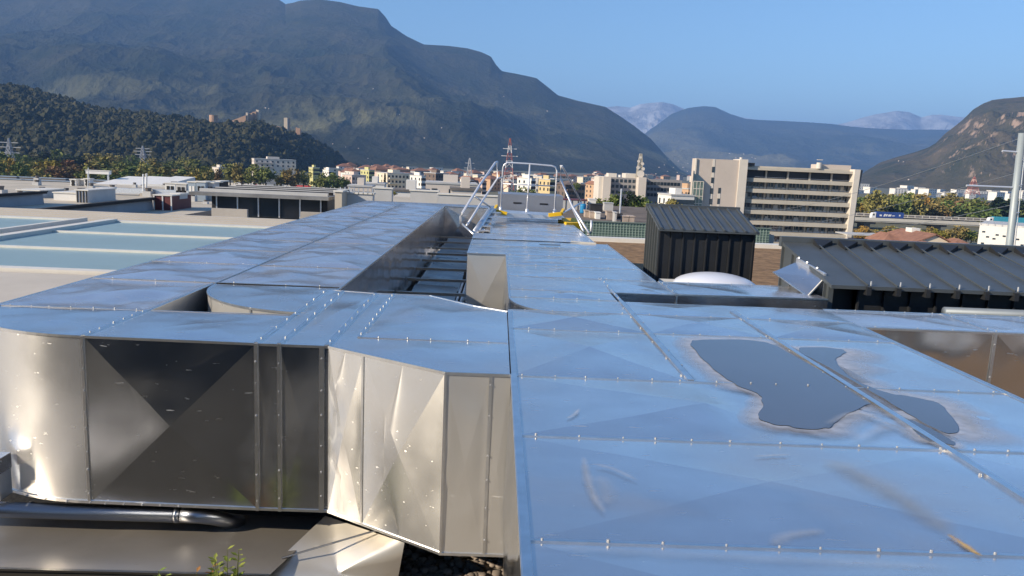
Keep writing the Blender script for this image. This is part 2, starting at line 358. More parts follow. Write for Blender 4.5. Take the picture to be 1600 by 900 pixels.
LEAF = {'green': leaf_mat('green leaves', (0.085, 0.12, 0.03), (0.19, 0.21, 0.06)),
        'olive': leaf_mat('olive leaves', (0.16, 0.15, 0.045), (0.29, 0.24, 0.075)),
        'gold': leaf_mat('golden leaves', (0.22, 0.17, 0.03), (0.36, 0.26, 0.05)),
        'rust': leaf_mat('rusty leaves', (0.14, 0.09, 0.04), (0.22, 0.14, 0.06)),
        'pine': leaf_mat('dark needles', (0.014, 0.028, 0.014), (0.035, 0.05, 0.025))}
HILLF = leaf_mat('hill wood foliage', (0.016, 0.022, 0.008), (0.060, 0.055, 0.022))
BARK = mat('bark', (0.09, 0.07, 0.05), 0.95, 0, 0.3, 8)

def crown_mesh(name, kind, seed):
    r = np.random.RandomState(seed); V, Fs = [], []
    def clump(c, rad, nl, s):
        d = r.normal(size=(nl, 3)); d /= np.linalg.norm(d, axis=1)[:, None]; d *= rad * r.rand(nl, 1) ** 0.4
        for p in d + c:
            a, b = r.normal(size=3), r.normal(size=3); a /= np.linalg.norm(a); b -= b.dot(a) * a; b /= np.linalg.norm(b)
            k = len(V); q = s * (0.6 + 0.8 * r.rand())
            V.extend([p - a * q - b * q * .6, p + a * q - b * q * .6, p + a * q + b * q * .6, p - a * q + b * q * .6]); Fs.append((k, k + 1, k + 2, k + 3))
    if kind == 'round':
        for i in range(26):
            d = r.normal(size=3); d /= np.linalg.norm(d); d *= (0.35 + 0.6 * r.rand())
            clump(np.array([d[0] * 0.40, d[1] * 0.40, 0.58 + d[2] * 0.34]), 0.13 + 0.07 * r.rand(), 30, 0.035)
    elif kind == 'tall':
        for i in range(24):
            z = 0.2 + 0.75 * r.rand(); k = 0.2 * (1 - abs(z - 0.5) * 0.9)
            clump(np.array([r.normal() * k * 0.8, r.normal() * k * 0.8, z]), 0.12, 28, 0.032)
    else:
        for i in range(30):
            z = 0.12 + 0.85 * i / 30; k = 0.28 * (1.02 - z); a = r.rand() * 7
            for j in range(3):
                aa = a + j * 2.1; clump(np.array([cos(aa) * k * .7, sin(aa) * k * .7, z]), 0.05 + k * 0.3, 9, 0.03)
    me = bpy.data.meshes.new(name); me.from_pydata([tuple(p) for p in V], [], Fs); me.update(); return me
CROWN = {(k, i): crown_mesh('crown', k, 10 * i + len(k)) for k in ('round', 'tall', 'pine') for i in range(3)}
tb = MB().tube([(0, 0, 0), (0.01, 0, 0.2), (0.0, 0.01, 0.4), (0.02, 0, 0.62)], 0.035, 7, 0.012)
for a in (0.3, 2.2, 4.1): tb.tube([(0, 0, 0.3), (cos(a) * .12, sin(a) * .12, 0.48), (cos(a) * .22, sin(a) * .22, 0.62)], 0.014, 5, 0.005)
trunk_o = tb.build('trunk', BARK); TRUNK = trunk_o.data; bpy.data.objects.remove(trunk_o)
tree_count = 0
def tree(x, y, z0, h, wd, kind, leaf, name, label, group=None):
    global tree_count; tree_count += 1
    t = thing(name, label, 'tree', (x, y, z0), random.random() * 6, group); t.scale = (wd, wd, h)
    key = (kind, tree_count % 3, leaf)
    if key not in CROWN:
        me = CROWN[key[:2]].copy(); me.materials.clear(); me.materials.append(LEAF[leaf]); CROWN[key] = me
    for nm, me in (('trunk', TRUNK), ('crown', CROWN[key])):
        o = link(bpy.data.objects.new(nm, me)); o.parent = t
    return t
def tree_px(px, ybase, ytop, wpx, Y, kind, leaf, name, label, group=None):
    b = aty(px, ybase, Y); t = aty(px, ytop, Y)
    return tree(b.x, Y, b.z, t.z - b.z, wpx / F * Y / (0.8 if kind == 'round' else 0.5), kind, leaf, name, label, group)

# the wood that covers the castle hill: one uncountable mass
rs = np.random.RandomState(5)
def ico():
    import bmesh
    bm = bmesh.new(); bmesh.ops.create_icosphere(bm, subdivisions=2, radius=1.0)
    v = np.array([q.co[:] for q in bm.verts]); f = np.array([[q.index for q in p.verts] for p in bm.faces]); bm.free(); return v, f
iv, fi = ico()
keep = np.argwhere((ht > 0.02) & (ht < 1.04)); sel = keep[rs.choice(len(keep), 14000)]
VV, FF = [], []
for k, (i, j) in enumerate(sel):
    near = ht[i, j] > 0.8 and 318 < 780 + hx[i, j] / hy[i, j] * F < 480
    s = (1.7 + 4.6 * rs.rand() ** 2.2) * (0.45 if near else 1)
    d = iv * (1 + 0.6 * (rs.rand(len(iv), 1) - 0.5)) * np.array([s * (.8 + .5 * rs.rand()), s * (.8 + .5 * rs.rand()), s * (0.7 + 0.9 * rs.rand())])
    VV.append(d + np.array([hx[i, j] + rs.normal() * 3, hy[i, j] + rs.normal() * 3, hz[i, j] + s * 0.25])); FF.append(fi + k * len(iv))
tag(mesh('hill_forest', np.concatenate(VV), np.concatenate(FF), HILLF), 'dark mixed wood covering the castle hill', 'forest', kind='stuff')

# ------------------------------------------------------------------ the roof we stand on
rb = MB(); rb.box(-60, 3.0, -30, 28.5, RF - 0.4, RF); rb.box(3.0, 40, -30, 28.5, RF - 0.4, RF)
own = MB().box(-60, 40, -30, 28.5, RF - 0.5, RF).build('roof', MEMB); structure(own)
structure(MB().box(-60, 40, -29.9, 28.4, G, RF - 0.51).build('building_base', CONC))
structure(MB().box(-3.75, 2.6, -9, 11.5, RF, RF + 0.03).build('planting_bed', DARKSOIL))
structure(MB().box(-13, -3.76, -9, 2.0, RF, RF + 0.03).build('planting_bed', DARKSOIL))  # unseen bed added so the left duct facet mirrors something dark
structure(MB().box(-0.75, 0.6, -6, 4.9, RF + 0.03, RF + 0.06).build('gravel_strip', GRAVEL))  # gravel extended unseen behind the camera, lightened for the duct face reflection
structure(MB().box(2.62, 38, 11.9, 28.0, RF, RF + 0.07).build('sedum_bed', SEDUM))
structure(MB().box(3.0, 26, -8, 5.8, RF, RF + 0.06).build('sedum_bed', SEDUM))  # unseen bed added so the right duct wall mirrors brown
cp = MB(); cp.box(1.8, 40, 28.0, 28.5, RF, RF + 0.22)
cp_o = cp.build('roof_kerb', FRAMEW); tag(cp_o, 'pale kerb along the far edge of the brown planted roof', 'kerb')
structure(MB().box(-60, -5.0, 24.9, 28.5, RF, -1.28).build('raised_roof', mat('greyed membrane', (0.30, 0.275, 0.24), .85, 0, .15, .6)))
# ribs on the raised roof strip
rib_t = thing('ribbed_roof_cover', 'beige ribbed roof strip behind the skylight', 'roof cover', (-20, 26.7, -1.28))
for k in range(5):
    MB().box(-60, -4.6, 25.15 + 0.72 * k, 25.40 + 0.72 * k, -1.28, -1.20).build('rib', MEMB, rib_t)

# loose pebbles under the nearest duct
pb_mesh = None
sp_t = rs.rand(260, 3)
VV, FF = [], []
for k in range(420):
    s = 0.018 + 0.02 * rs.rand(); c = np.array([-0.62 + rs.rand() * 0.85, 4.0 + rs.rand() * 1.3, RF + 0.07])
    VV.append(iv * (1 + 0.3 * (rs.rand(len(iv), 1) - .5)) * s * np.array([1, 1, .7]) + c); FF.append(fi + k * len(iv))
tag(mesh('gravel', np.concatenate(VV), np.concatenate(FF), PEBBLE, smooth=True), 'loose brown gravel in the dark gap under the duct', 'gravel', kind='stuff')

t = thing('unseen_dark_block', 'dark unseen block added for the front duct faces to mirror', 'building', (-5, -9, RF))  # added behind the camera to darken the reflections in the front duct faces
MB().box(-21, -0.9, -12, -6.5, RF, 4.4).build('wall', mat('dark unseen block wall', (0.05, 0.047, 0.043), .8, 0, .2, .6), t); MB().box(-21.2, -0.7, -12.2, -6.3, 4.4, 4.6).build('roof', MEMB, t)

# ------------------------------------------------------------------ ducts
DB = -1.08
SCREW_ME = MB().tube([(0, 0, -0.002), (0, 0, 0.005), (0, 0, 0.008)], 0.0062, 8, 0.0045).build('screw', SCREW)
SM = SCREW_ME.data; bpy.data.objects.remove(SCREW_ME)
SCREWS = {}
def screw(p, nrm, parent):
    k = SCREWS.get(parent.name, 0)
    if k >= 100: return
    SCREWS[parent.name] = k + 1
    o = link(bpy.data.objects.new('screw', SM))
    o.matrix_basis = Matrix.Translation(Vector(p) - parent.location) @ Vector(nrm).to_track_quat('Z', 'Y').to_matrix().to_4x4()
    s = 0.7 + 0.45 * random.random(); o.scale = (s, s, s); o.parent = parent
def panel(a, b, c, d, parent, name='top_panel', m=None, h=0.014, n=16, dent=0.004, seed=None, wild=1.0, sag=None):
    """cross-broken sheet a-b-c-d (counter-clockwise seen from outside)"""
    a, b, c, d = (np.array(q, float) for q in (a, b, c, d))
    nr = np.cross(b - a, d - a); nr /= np.linalg.norm(nr)
    seed = random.random() * 50 if seed is None else seed
    u, v = np.meshgrid(np.linspace(0, 1, n + 1), np.linspace(0, 1, n + 1), indexing='ij')
    P = (a * ((1 - u) * (1 - v))[..., None] + b * (u * (1 - v))[..., None] + c * (u * v)[..., None] + d * ((1 - u) * v)[..., None])
    mx = np.maximum(np.abs(2 * u - 1), np.abs(2 * v - 1))
    edge = np.clip((1 - mx) * 4, 0, 1)
    Lu, Lv = np.linalg.norm(b - a), np.linalg.norm(d - a)
    z = h * (1 - mx) + dent * edge * 2 * (fbm(u * Lu * 2.6 * wild + seed, v * Lv * 2.6 * wild + seed * 1.3, 3) - 0.5)
    if sag: k = np.clip((u - sag[0]) / (sag[1] - sag[0]), 0, 1); z = z * (1 - k) - 0.004 * k * edge
    P = P + nr * z[..., None]
    I = np.arange((n + 1) ** 2).reshape(n + 1, n + 1)
    Fq = []
    for i in range(n):
        for j in range(n):
            q = (int(I[i, j]), int(I[i + 1, j]), int(I[i + 1, j + 1]), int(I[i, j + 1]))
            if i == j: Fq += [(q[0], q[1], q[2]), (q[0], q[2], q[3])]
            elif i + j == n - 1: Fq += [(q[0], q[1], q[3]), (q[1], q[2], q[3])]
            else: Fq.append(q)
    o = mesh(name, P.reshape(-1, 3), Fq, m or ALU, parent, True)
    e = np.empty(len(o.data.edges) * 2, int); o.data.edges.foreach_get('vertices', e); e = e.reshape(-1, 2); ia, ja, ib, jb = e[:, 0] // (n + 1), e[:, 0] % (n + 1), e[:, 1] // (n + 1), e[:, 1] % (n + 1)
    sh = ((ia == ja) & (ib == jb)) | ((ia + ja == n) & (ib + jb == n))
    at = o.data.attributes.new('sharp_edge', 'BOOLEAN', 'EDGE'); at.data.foreach_set('value', sh.tolist())
    return o
def poly_panel(pts, parent, name='top_panel', m=None, h=0.012, rings=10, dent=0.006, seed=None, centre=None):
    pts = [np.array(p, float) for p in pts]; seed = random.random() * 50 if seed is None else seed
    fine = []
    for i, p in enumerate(pts):
        q = pts[(i + 1) % len(pts)]; k = max(1, int(np.linalg.norm(q - p) / 0.09))
        fine += [p + (q - p) * j / k for j in range(k)]
    fine = np.array(fine); c = fine.mean(0) if centre is None else np.array(centre, float); N = len(fine); V = [c + np.array([0, 0, h])]; Fq = []
    for r in range(1, rings + 1):
        t = r / rings; ring = c + (fine - c) * t; nz = fbm(ring[:, 0] * 2.4 + seed, ring[:, 1] * 2.4 + seed, 3) - .5
        ring = ring.copy(); ring[:, 2] += h * (1 - t) + dent * 2 * nz * np.clip((1 - t) * 4, 0, 1); V += list(ring)
    for i in range(N): Fq.append((0, 1 + i, 1 + (i + 1) % N))
    for r in range(rings - 1):
        for i in range(N):
            a, b = 1 + r * N + i, 1 + r * N + (i + 1) % N; Fq.append((a, a + N, b + N, b))
    return mesh(name, V, Fq, m or ALU, parent, True)
def seam(p, q, parent, wdt=0.028, hgt=0.007, nrm=(0, 0, 1), step=0.19, both=False, m=None, screws=True):
    p, q, nv = Vector(p), Vector(q), Vector(nrm)
    o = MB().bar(p + nv * hgt / 2, q + nv * hgt / 2, wdt, hgt, nv).build('seam_strip', m or STEEL, parent)
    if screws:
        L = (q - p).length; k = max(1, int(L / step)); side = (q - p).normalized().cross(nv) * (wdt * 0.5 + 0.012)
        for i in range(k):
            t = (i + 0.5 + random.uniform(-.18, .18)) / k; b = p.lerp(q, t)
            screw(b + (side if both and i % 2 else -side if both else Vector((0, 0, 0))) + nv * (0 if both else hgt), nv, parent)
    return o
def wall(p, q, parent, z0=DB, z1=0.0, k=1, m=None, h=0.03, name='side_panel', dent=0.005, wild=1.0):
    """vertical face from p to q; outside is on the right hand of p->q"""
    p, q = Vector((*p[:2], 0)), Vector((*q[:2], 0))
    for i in range(k):
        a, b = p.lerp(q, i / k), p.lerp(q, (i + 1) / k)
        panel((a.x, a.y, z0), (b.x, b.y, z0), (b.x, b.y, z1), (a.x, a.y, z1), parent, name, m or ALU_W, h, 16, dent, wild=wild)
def curved_wall(pts, parent, z0=DB, z1=0.0, m=None, name='curved_panel', rows=14, dent=0.004):
    sd_ = random.random() * 40; V, Fq = [], []; K = len(pts); s = 0
    for i, (x, y) in enumerate(pts):
        if i: s += sqrt((x - pts[i - 1][0]) ** 2 + (y - pts[i - 1][1]) ** 2)
        a, b = pts[max(i - 1, 0)], pts[min(i + 1, K - 1)]; t = Vector((b[0] - a[0], b[1] - a[1], 0)).normalized()
        for j in range(rows + 1):
            z = z0 + (z1 - z0) * j / rows; e = min(1, 4 * min(j, rows - j) / rows) * min(1, 4 * min(i, K - 1 - i) / K)
            dd = dent * e * 2 * float(fbm(np.array(s * 1.8 + sd_), np.array(z * 1.2 + sd_), 3) - .5)
            cr = 0.010 * e * (1 - max(abs(2 * i / (K - 1) - 1), abs(2 * j / rows - 1)))
            V.append((x + t.y * (dd + cr), y - t.x * (dd + cr), z))
    for i in range(K - 1):
        for j in range(rows):
            a = i * (rows + 1) + j; Fq.append((a, a + rows + 1, a + rows + 2, a + 1))
    return mesh(name, V, Fq, m or ALU_W, parent, True)
def bottom(x0, x1, y0, y1, parent): return MB().box(x0 + .01, x1 - .01, y0 + .01, y1 - .01, DB - 0.004, DB + 0.004).build('underside', ALU_D, parent)
def rim(pts, parent, z=0.0, m=None, w_=0.014, h_=0.016):
    b = MB()
    for p, q in zip(pts[:-1], pts[1:]): b.bar((p[0], p[1], z - h_ / 2 + 0.004), (q[0], q[1], z - h_ / 2 + 0.004), w_, h_)
    return b.build('edge_trim', m or STEEL, parent)

XL = 0.115
# main plenum in front
D = thing('metal_duct', 'wide bare aluminium duct in the foreground with puddles on its top', 'duct', (1.5, 3.6, DB))
ys = [1.25, 2.22, 3.15, 4.09]
for i in range(3):
    panel((XL, ys[i], 0), (2.0, ys[i], 0), (2.0, ys[i + 1], 0), (XL, ys[i + 1], 0), D, h=0.027, dent=0.007, n=24, sag=(.50, .60) if i == 2 else None)
    panel((2.0, ys[i], 0), (2.9, ys[i], 0), (2.9, ys[i + 1], 0), (2.0, ys[i + 1], 0), D, h=0.010 if i < 2 else 0.004, dent=0.003)
for (y0, y1) in ((4.09, 5.32), (5.32, 6.02)):
    for k, (x0, x1) in enumerate(((XL, 1.11), (1.11, 2.0), (2.0, 2.9))):
        flat = k > 0 and y0 < 5
        panel((x0, y0, 0), (x1, y0, 0), (x1, y1, 0), (x0, y1, 0), D, h=0.002 if flat else 0.032, dent=0.001 if flat else 0.009)
panel((1.08, 6.02, 0), (2.0, 6.02, 0), (2.0, 6.6, 0), (1.08, 6.6, 0), D, h=0.015); panel((2.0, 6.02, 0), (2.9, 6.02, 0), (2.9, 6.6, 0), (2.0, 6.6, 0), D, h=0.015)
for y in ys[1:3]: seam((XL, y, 0), (2.9, y, 0), D, 0.012, 0.006, step=0.17)
seam((XL, 4.09, 0), (2.9, 4.09, 0), D, 0.012, 0.006, step=0.17); seam((XL, 5.32, 0), (2.9, 5.32, 0), D, 0.012, 0.005, step=0.2)
seam((XL, 6.02, 0), (2.9, 6.02, 0), D, 0.012, 0.005, step=0.25)
seam((1.11, 4.11, 0), (1.11, 6.6, 0), D, 0.035, 0.012, step=0.2, both=True); seam((2.0, 2.2, 0), (2.0, 6.3, 0), D, 0.035, 0.012, step=0.25, both=True)
seam((XL + .012, 1.3, 0), (XL + .012, 5.95, 0), D, 0.03, 0.008, step=0.13, both=True); rim([(2.9, 1.3), (2.9, 5.84)], D)
seam((2.875, 3.2, 0), (2.875, 5.8, 0), D, 0.02, 0.004, step=0.3, screws=False)
wall((XL, 4.11), (XL, 1.25), D, k=3); wall((2.9, 1.25), (2.9, 5.84), D, k=4); rim([(XL, 1.25), (XL, 4.11)], D)
wall((2.9, 6.6), (1.08, 6.6), D, k=2)
bottom(XL, 2.9, 1.25, 6.6, D); wall((XL, 1.25), (2.9, 1.25), D, k=2)

# transition piece, left of the plenum
D = thing('metal_duct', 'angled transition duct with a bright slanting front panel left of the foreground duct', 'duct', (-0.4, 5.2, DB))
A_ = [(-1.0, 4.6), (-0.25, 4.11), (XL - .004, 4.11), (XL - .004, 5.94), (-0.16, 6.13), (-0.55, 6.53), (-1.0, 6.53)]
poly_panel([(-0.86, 4.86, 0), (XL - .01, 4.86, 0), (XL - .01, 5.94, 0), (-0.16, 6.13, 0), (-0.55, 6.53, 0), (-0.86, 6.53, 0)], D, h=0.02, dent=0.016)
poly_panel([(-1.0, 4.6, 0), (-0.25, 4.11, 0), (XL - .01, 4.11, 0), (XL - .01, 4.86, 0), (-0.86, 4.86, 0)], D, h=0.010, dent=0.006)
panel((-1.0, 4.602, 0), (-0.86, 4.86, 0), (-0.86, 6.53, 0), (-1.0, 6.53, 0), D, h=0.003)
seam((-0.86, 4.86, 0), (-0.86, 6.5, 0), D, 0.02, 0.008, step=0.16); seam((-0.86, 4.86, 0), (0.1, 4.86, 0), D, 0.012, 0.005, step=0.17)
wall((-1.0, 4.6), (-0.76, 4.443), D, h=0.014, dent=0.009, wild=1.8, m=ALU_B); wall((-0.76, 4.443), (-0.25, 4.11), D, h=0.022, dent=0.003, m=ALU_B)
wall((-0.25, 4.11), (0.0, 4.11), D, h=0.012, dent=0.012, wild=1.6, m=GAPM); wall((0.0, 4.11), (XL - .004, 4.11), D, h=0.004, m=GAPM)
for (x, y, n) in ((-0.76, 4.443, (-.55, -.835, 0)), (0.0, 4.11, (0, -1, 0))): seam((x, y, DB), (x, y, 0), D, 0.016, 0.006, n, step=0.16, screws=x == 0)
rim([(-1.0, 4.6), (-0.25, 4.11), (XL, 4.11)], D); rim([(-1.0, 4.6), (-0.25, 4.11), (XL, 4.11)], D, DB + .012); rim([(XL, 5.94), (-0.16, 6.13), (-0.55, 6.53), (-1.0, 6.53)], D)
MB().bar((-0.25, 4.108, DB), (-0.25, 4.108, 0), .012, .012).build('edge_trim', STEEL, D)
wall((XL, 5.94), (-0.16, 6.13), D); wall((-0.16, 6.13), (-0.55, 6.53), D); wall((-0.55, 6.53), (-1.0, 6.53), D)
MB().prism([(x * .99, y) for x, y in A_], DB - .004, DB + .004).build('underside', ALU_D, D)

# flanged joint pieces between the elbows and the transition
D = thing('metal_duct', 'short straight duct piece with two raised flange seams beside the transition', 'duct', (-1.2, 5.5, DB))
panel((-1.44, 4.61, 0), (-1.30, 4.60, 0), (-1.30, 6.60, 0), (-1.44, 6.62, 0), D, h=0.003)
panel((-1.30, 4.60, 0), (-1.0, 4.60, 0), (-1.0, 6.53, 0), (-1.30, 6.60, 0), D, h=0.012, dent=.01)
wall((-1.44, 4.6), (-1.30, 4.6), D, h=0.005, dent=.004); wall((-1.30, 4.6), (-1.0, 4.6), D, h=0.012)
for x in (-1.44, -1.30): seam((x, 4.6, 0), (x, 6.55, 0), D, 0.022, 0.010, step=0.27); seam((x, 4.598, DB), (x, 4.598, 0.004), D, 0.020, 0.012, (0, -1, 0), step=0.16)
seam((-1.01, 4.6, 0), (-1.01, 6.5, 0), D, 0.03, 0.010, step=0.22); seam((-1.04, 4.598, DB), (-1.04, 4.598, 0), D, 0.03, 0.006, (0, -1, 0), step=0.16)
wall((-1.0, 6.53), (-1.44, 6.62), D); bottom(-1.44, -1.0, 4.6, 6.55, D); rim([(-1.44, 4.6), (-1.0, 4.6)], D); rim([(-1.44, 4.6), (-1.0, 4.6)], D, DB + .012); rim([(-1.44, 6.62), (-1.0, 6.53)], D)

# outer elbow and its straight front
def arc(cx, cy, r, a0, a1, n=18): return [(cx + r * cos(radians(a0 + (a1 - a0) * i / n)), cy + r * sin(radians(a0 + (a1 - a0) * i / n))) for i in range(n + 1)]
D = thing('metal_duct', 'curved aluminium duct elbow at the front left with a sun glint on it', 'duct', (-2.6, 5.2, DB))
oa = [(-2.5 + (x + 2.5), 5.43 + (y - 5.68) * .762) for x, y in arc(-2.5, 5.68, 1.05, 270, 180, 22)]
panel((-2.5, 4.63, 0), (-1.44, 4.61, 0), (-1.40, 5.48, 0), (-2.48, 5.46, 0), D, h=0.016, dent=0.012)
poly_panel([(x, y, 0) for x, y in oa][::-1] + [(-2.48, 5.46, 0)], D, h=0.014, dent=0.010, centre=(-2.75, 5.3, 0))
wall((-2.5, 4.63), (-1.44, 4.605), D, h=0.032, dent=.009); curved_wall(oa[::-1], D, dent=.008, m=ALU_B)
seam((-2.5, 4.63, 0), (-2.48, 5.46, 0), D, 0.025, 0.008, step=0.13); seam((-2.505, 4.63, DB), (-2.505, 4.63, 0), D, 0.016, 0.010, (0, -1, 0), step=0.13)
seam((-3.5, 5.44, 0), (-2.5, 5.45, 0), D, 0.014, 0.006, step=0.14)
bl = [(x, y, DB) for x, y in oa]
for (x, y) in oa[::2]: screw((x - .0, y - .012, DB + .004), (0, -1, .3), D)
for k in range(9): screw((-2.4 + .115 * k, 4.61, DB + .004), (0, -1, .3), D)
rim(oa[::-1] + [(-1.44, 4.605)], D); rim(oa[::-1] + [(-1.44, 4.605)], D, DB + .010, w_=.02)
wall((-1.40, 5.48), (-2.48, 5.46), D, h=.01, k=2); rim([(-1.40, 5.48), (-2.48, 5.46)], D, w_=.01, h_=.01)
MB().prism(oa[::-1] + [(-1.44, 4.605), (-1.44, 5.47), (-2.48, 5.47)], DB - .004, DB + .004).build('underside', ALU_D, D)

# outer straight run
YE = 19.9
D = thing('metal_duct', 'long outer aluminium duct running back along the skylight', 'duct', (-3.0, 13, DB))
yy = [5.45, 6.75] + [6.75 + (YE - 6.75) * k / 11 for k in range(1, 12)]
for a, b in zip(yy[:-1], yy[1:]):
    panel((-3.55, a, 0), (-2.46, a, 0), (-2.46, b, 0), (-3.55, b, 0), D, m=ALU_FAR, h=0.045 * random.uniform(.4, 1.3), dent=0.04, wild=.8)
    if a > 6: seam((-3.55, a, 0), (-2.46, a, 0), D, 0.014, 0.007, step=0.3, screws=a < 9)
wall((-2.48, 5.46), (-2.48, 6.73), D, h=.012, m=GAPM); wall((-3.55, YE), (-3.55, 5.45), D, k=8); rim([(-3.55, 5.45), (-3.55, YE)], D, w_=.01); rim([(-2.48, 5.46), (-2.48, 6.73)], D, w_=.01)
bottom(-3.55, -2.46, 5.6, YE, D)
# inner elbow
D = thing('metal_duct', 'rounded inner elbow whose bright curved wall shows in the triangular gap', 'duct', (-1.8, 6.2, DB))
ia = arc(-1.32, 6.70, 1.12, 180, 268)
poly_panel([(x, y, 0) for x, y in ia] + [(-1.36, 6.62, 0), (-1.36, 6.72, 0)], D, h=0.01, dent=0.012, centre=(-1.75, 6.3, 0))
curved_wall(ia, D, dent=.012, m=GAPM); rim(ia, D)
for k in (7, 13): 
    x, y = ia[k]; seam((x, y, DB), (x, y, 0), D, .014, .008, (x + 1.32, y - 6.7, 0), screws=False)
MB().prism(ia + [(-1.36, 6.62), (-1.36, 6.72)], DB - .004, DB + .004).build('underside', ALU_D, D)
# inner straight run
D = thing('metal_duct', 'long inner aluminium duct running back with its dark mirror side beside the pipe trays', 'duct', (-1.9, 13, DB))
for a, b in zip(yy[1:-1], yy[2:]):
    panel((-2.44, a, 0), (-1.36, a, 0), (-1.36, b, 0), (-2.44, b, 0), D, m=ALU_FAR, h=0.045 * random.uniform(.4, 1.3), dent=0.04, wild=.8)
    seam((-2.44, a, 0), (-1.36, a, 0), D, 0.014, 0.007, step=0.3, screws=a < 10)
MB().bar((-2.45, 6.75, -.002), (-2.45, YE, -.002), 0.02, 0.006).build('seam_strip', ALU_D, D)
wall((-1.36, 6.62), (-1.36, YE), D, k=11, h=.010, dent=.008, wild=2); rim([(-1.36, 6.62), (-1.36, YE)], D)
wall((-2.44, 6.73), (-2.48, 6.73), D); bottom(-2.44, -1.36, 6.7, YE, D)
# far cross duct
D = thing('metal_duct', 'grey cross duct closing the far end of the corridor behind the step-over', 'duct', (-0.7, 20.4, DB))
panel((-3.55, YE + .01, 0), (-1.36, YE + .01, 0), (-1.36, 21.0, 0), (-3.55, 21.0, 0), D, m=ALU_FAR)
panel((-1.36, YE + .01, 0), (0.1, YE + .01, 0), (0.1, 21.0, 0), (-1.36, 21.0, 0), D, m=ALU_FAR)
wall((-1.36, YE + .01), (0.1, YE + .01), D, k=2, m=ALU_FAR); wall((0.1, 21.0), (-3.55, 21.0), D, k=3); rim([(-1.36, YE), (0.1, YE)], D); bottom(-3.5, 0.1, YE + .02, 21, D)
# mid run, near part
D = thing('metal_duct', 'aluminium duct running back from the foreground duct towards the step-over', 'duct', (0.9, 9, DB))
ca = [(XL + .02, 6.62)] + [(XL + .02 + 0.36 * (1 - cos(t)), 6.62 - 0.6 * sin(t)) for t in np.linspace(0.1, pi / 2, 10)]
poly_panel([(0.50, 6.02, 0), (1.08, 6.02, 0), (1.08, 6.62, 0), (XL + .02, 6.62, 0)] + [(x, y, 0) for x, y in ca[1:-1]], D, h=.008)
curved_wall(ca, D); rim(ca, D)
my = [6.62, 7.05, 7.9, 8.8, 9.76, 10.8, 11.6]
for k, (a, b) in enumerate(zip(my[:-1], my[1:])):
    x0 = XL + .02 if a < 9.7 else -0.36
    xr = lambda y: 1.03 if y < 7 else 1.68 if y < 8 else 1.68 - (y - 7.9) * 0.04
    if a < 7: panel((x0, a, 0), (1.08, a, 0), (1.08, b, 0), (x0, b, 0), D, dent=.012)
    else:
        panel((x0, a, 0), (xr(8), a, 0), (xr(8), b, 0), (x0, b, 0), D, dent=.014, h=.014)
    seam((x0, a, 0), (1.08 if a < 7 else xr(8), a, 0), D, 0.013, 0.006, step=0.22)
wall((XL + .02, 9.76), (XL + .02, 6.62), D, k=3); rim([(XL + .02, 9.76), (XL + .02, 6.62)], D)
wall((-0.36, 9.76), (XL + .02, 9.76), D, h=.03, m=GAPM); rim([(-0.36, 9.755), (XL + .02, 9.755)], D); wall((-0.36, 11.6), (-0.36, 9.76), D, k=2); rim([(-0.36, 9.76), (-0.36, 11.6)], D)
wall((1.68, 7.9), (1.68, 11.6), D, k=3); rim([(1.68, 7.9), (1.68, 11.6)], D); bottom(XL, 1.68, 7, 11.6, D)
seam((1.11, 6.62, 0), (1.11, 8.0, 0), D, 0.03, 0.010, step=0.2)
# mid run, far part
D = thing('metal_duct', 'far aluminium duct carrying the yellow-cornered step-over', 'duct', (0.7, 15, DB))
fy = [11.62, 12.5, 13.4, 14.3, 15.2, 16.2, 17.3, 18.4]
for a, b in zip(fy[:-1], fy[1:]):
    x0 = -0.36 if a < 12.4 else -0.1
    panel((x0, a, 0.01), (1.50, a, 0.01), (1.50, b, 0.01), (x0, b, 0.01), D, m=ALU_FAR, h=.02, dent=.014); seam((x0, a, .01), (1.5, a, .01), D, .014, .008, step=.3)
wall((-0.1, 18.4), (-0.1, 12.5), D, k=5, m=ALU_FAR); wall((-.36, 12.5), (-.36, 11.62), D, m=ALU_FAR); wall((-.1, 12.5), (-.36, 12.5), D); wall((1.50, 11.62), (1.50, 18.4), D, k=5)
rim([(-.36, 11.62), (-.36, 12.5), (-.1, 12.5), (-.1, 18.4)], D, .01); rim([(1.5, 11.62), (1.5, 18.4)], D, .01); bottom(-.1, 1.5, 11.7, 18.4, D)
MB().add([(1.12, 11.62, -.02), (1.50, 11.60, -.16), (1.52, 11.60, .02), (1.14, 11.62, .03), (1.12, 11.64, -.02), (1.50, 11.62, -.16), (1.52, 11.62, .02), (1.14, 11.64, .03)],
         [(0, 1, 2, 3), (7, 6, 5, 4), (0, 4, 5, 1), (1, 5, 6, 2), (2, 6, 7, 3), (3, 7, 4, 0)]).build('end_flap', FRAMEW, D)
MB().box(0.62, 0.92, 10.85, 11.0, 0.028, 0.032).build('label_plate', ALU_D, D)
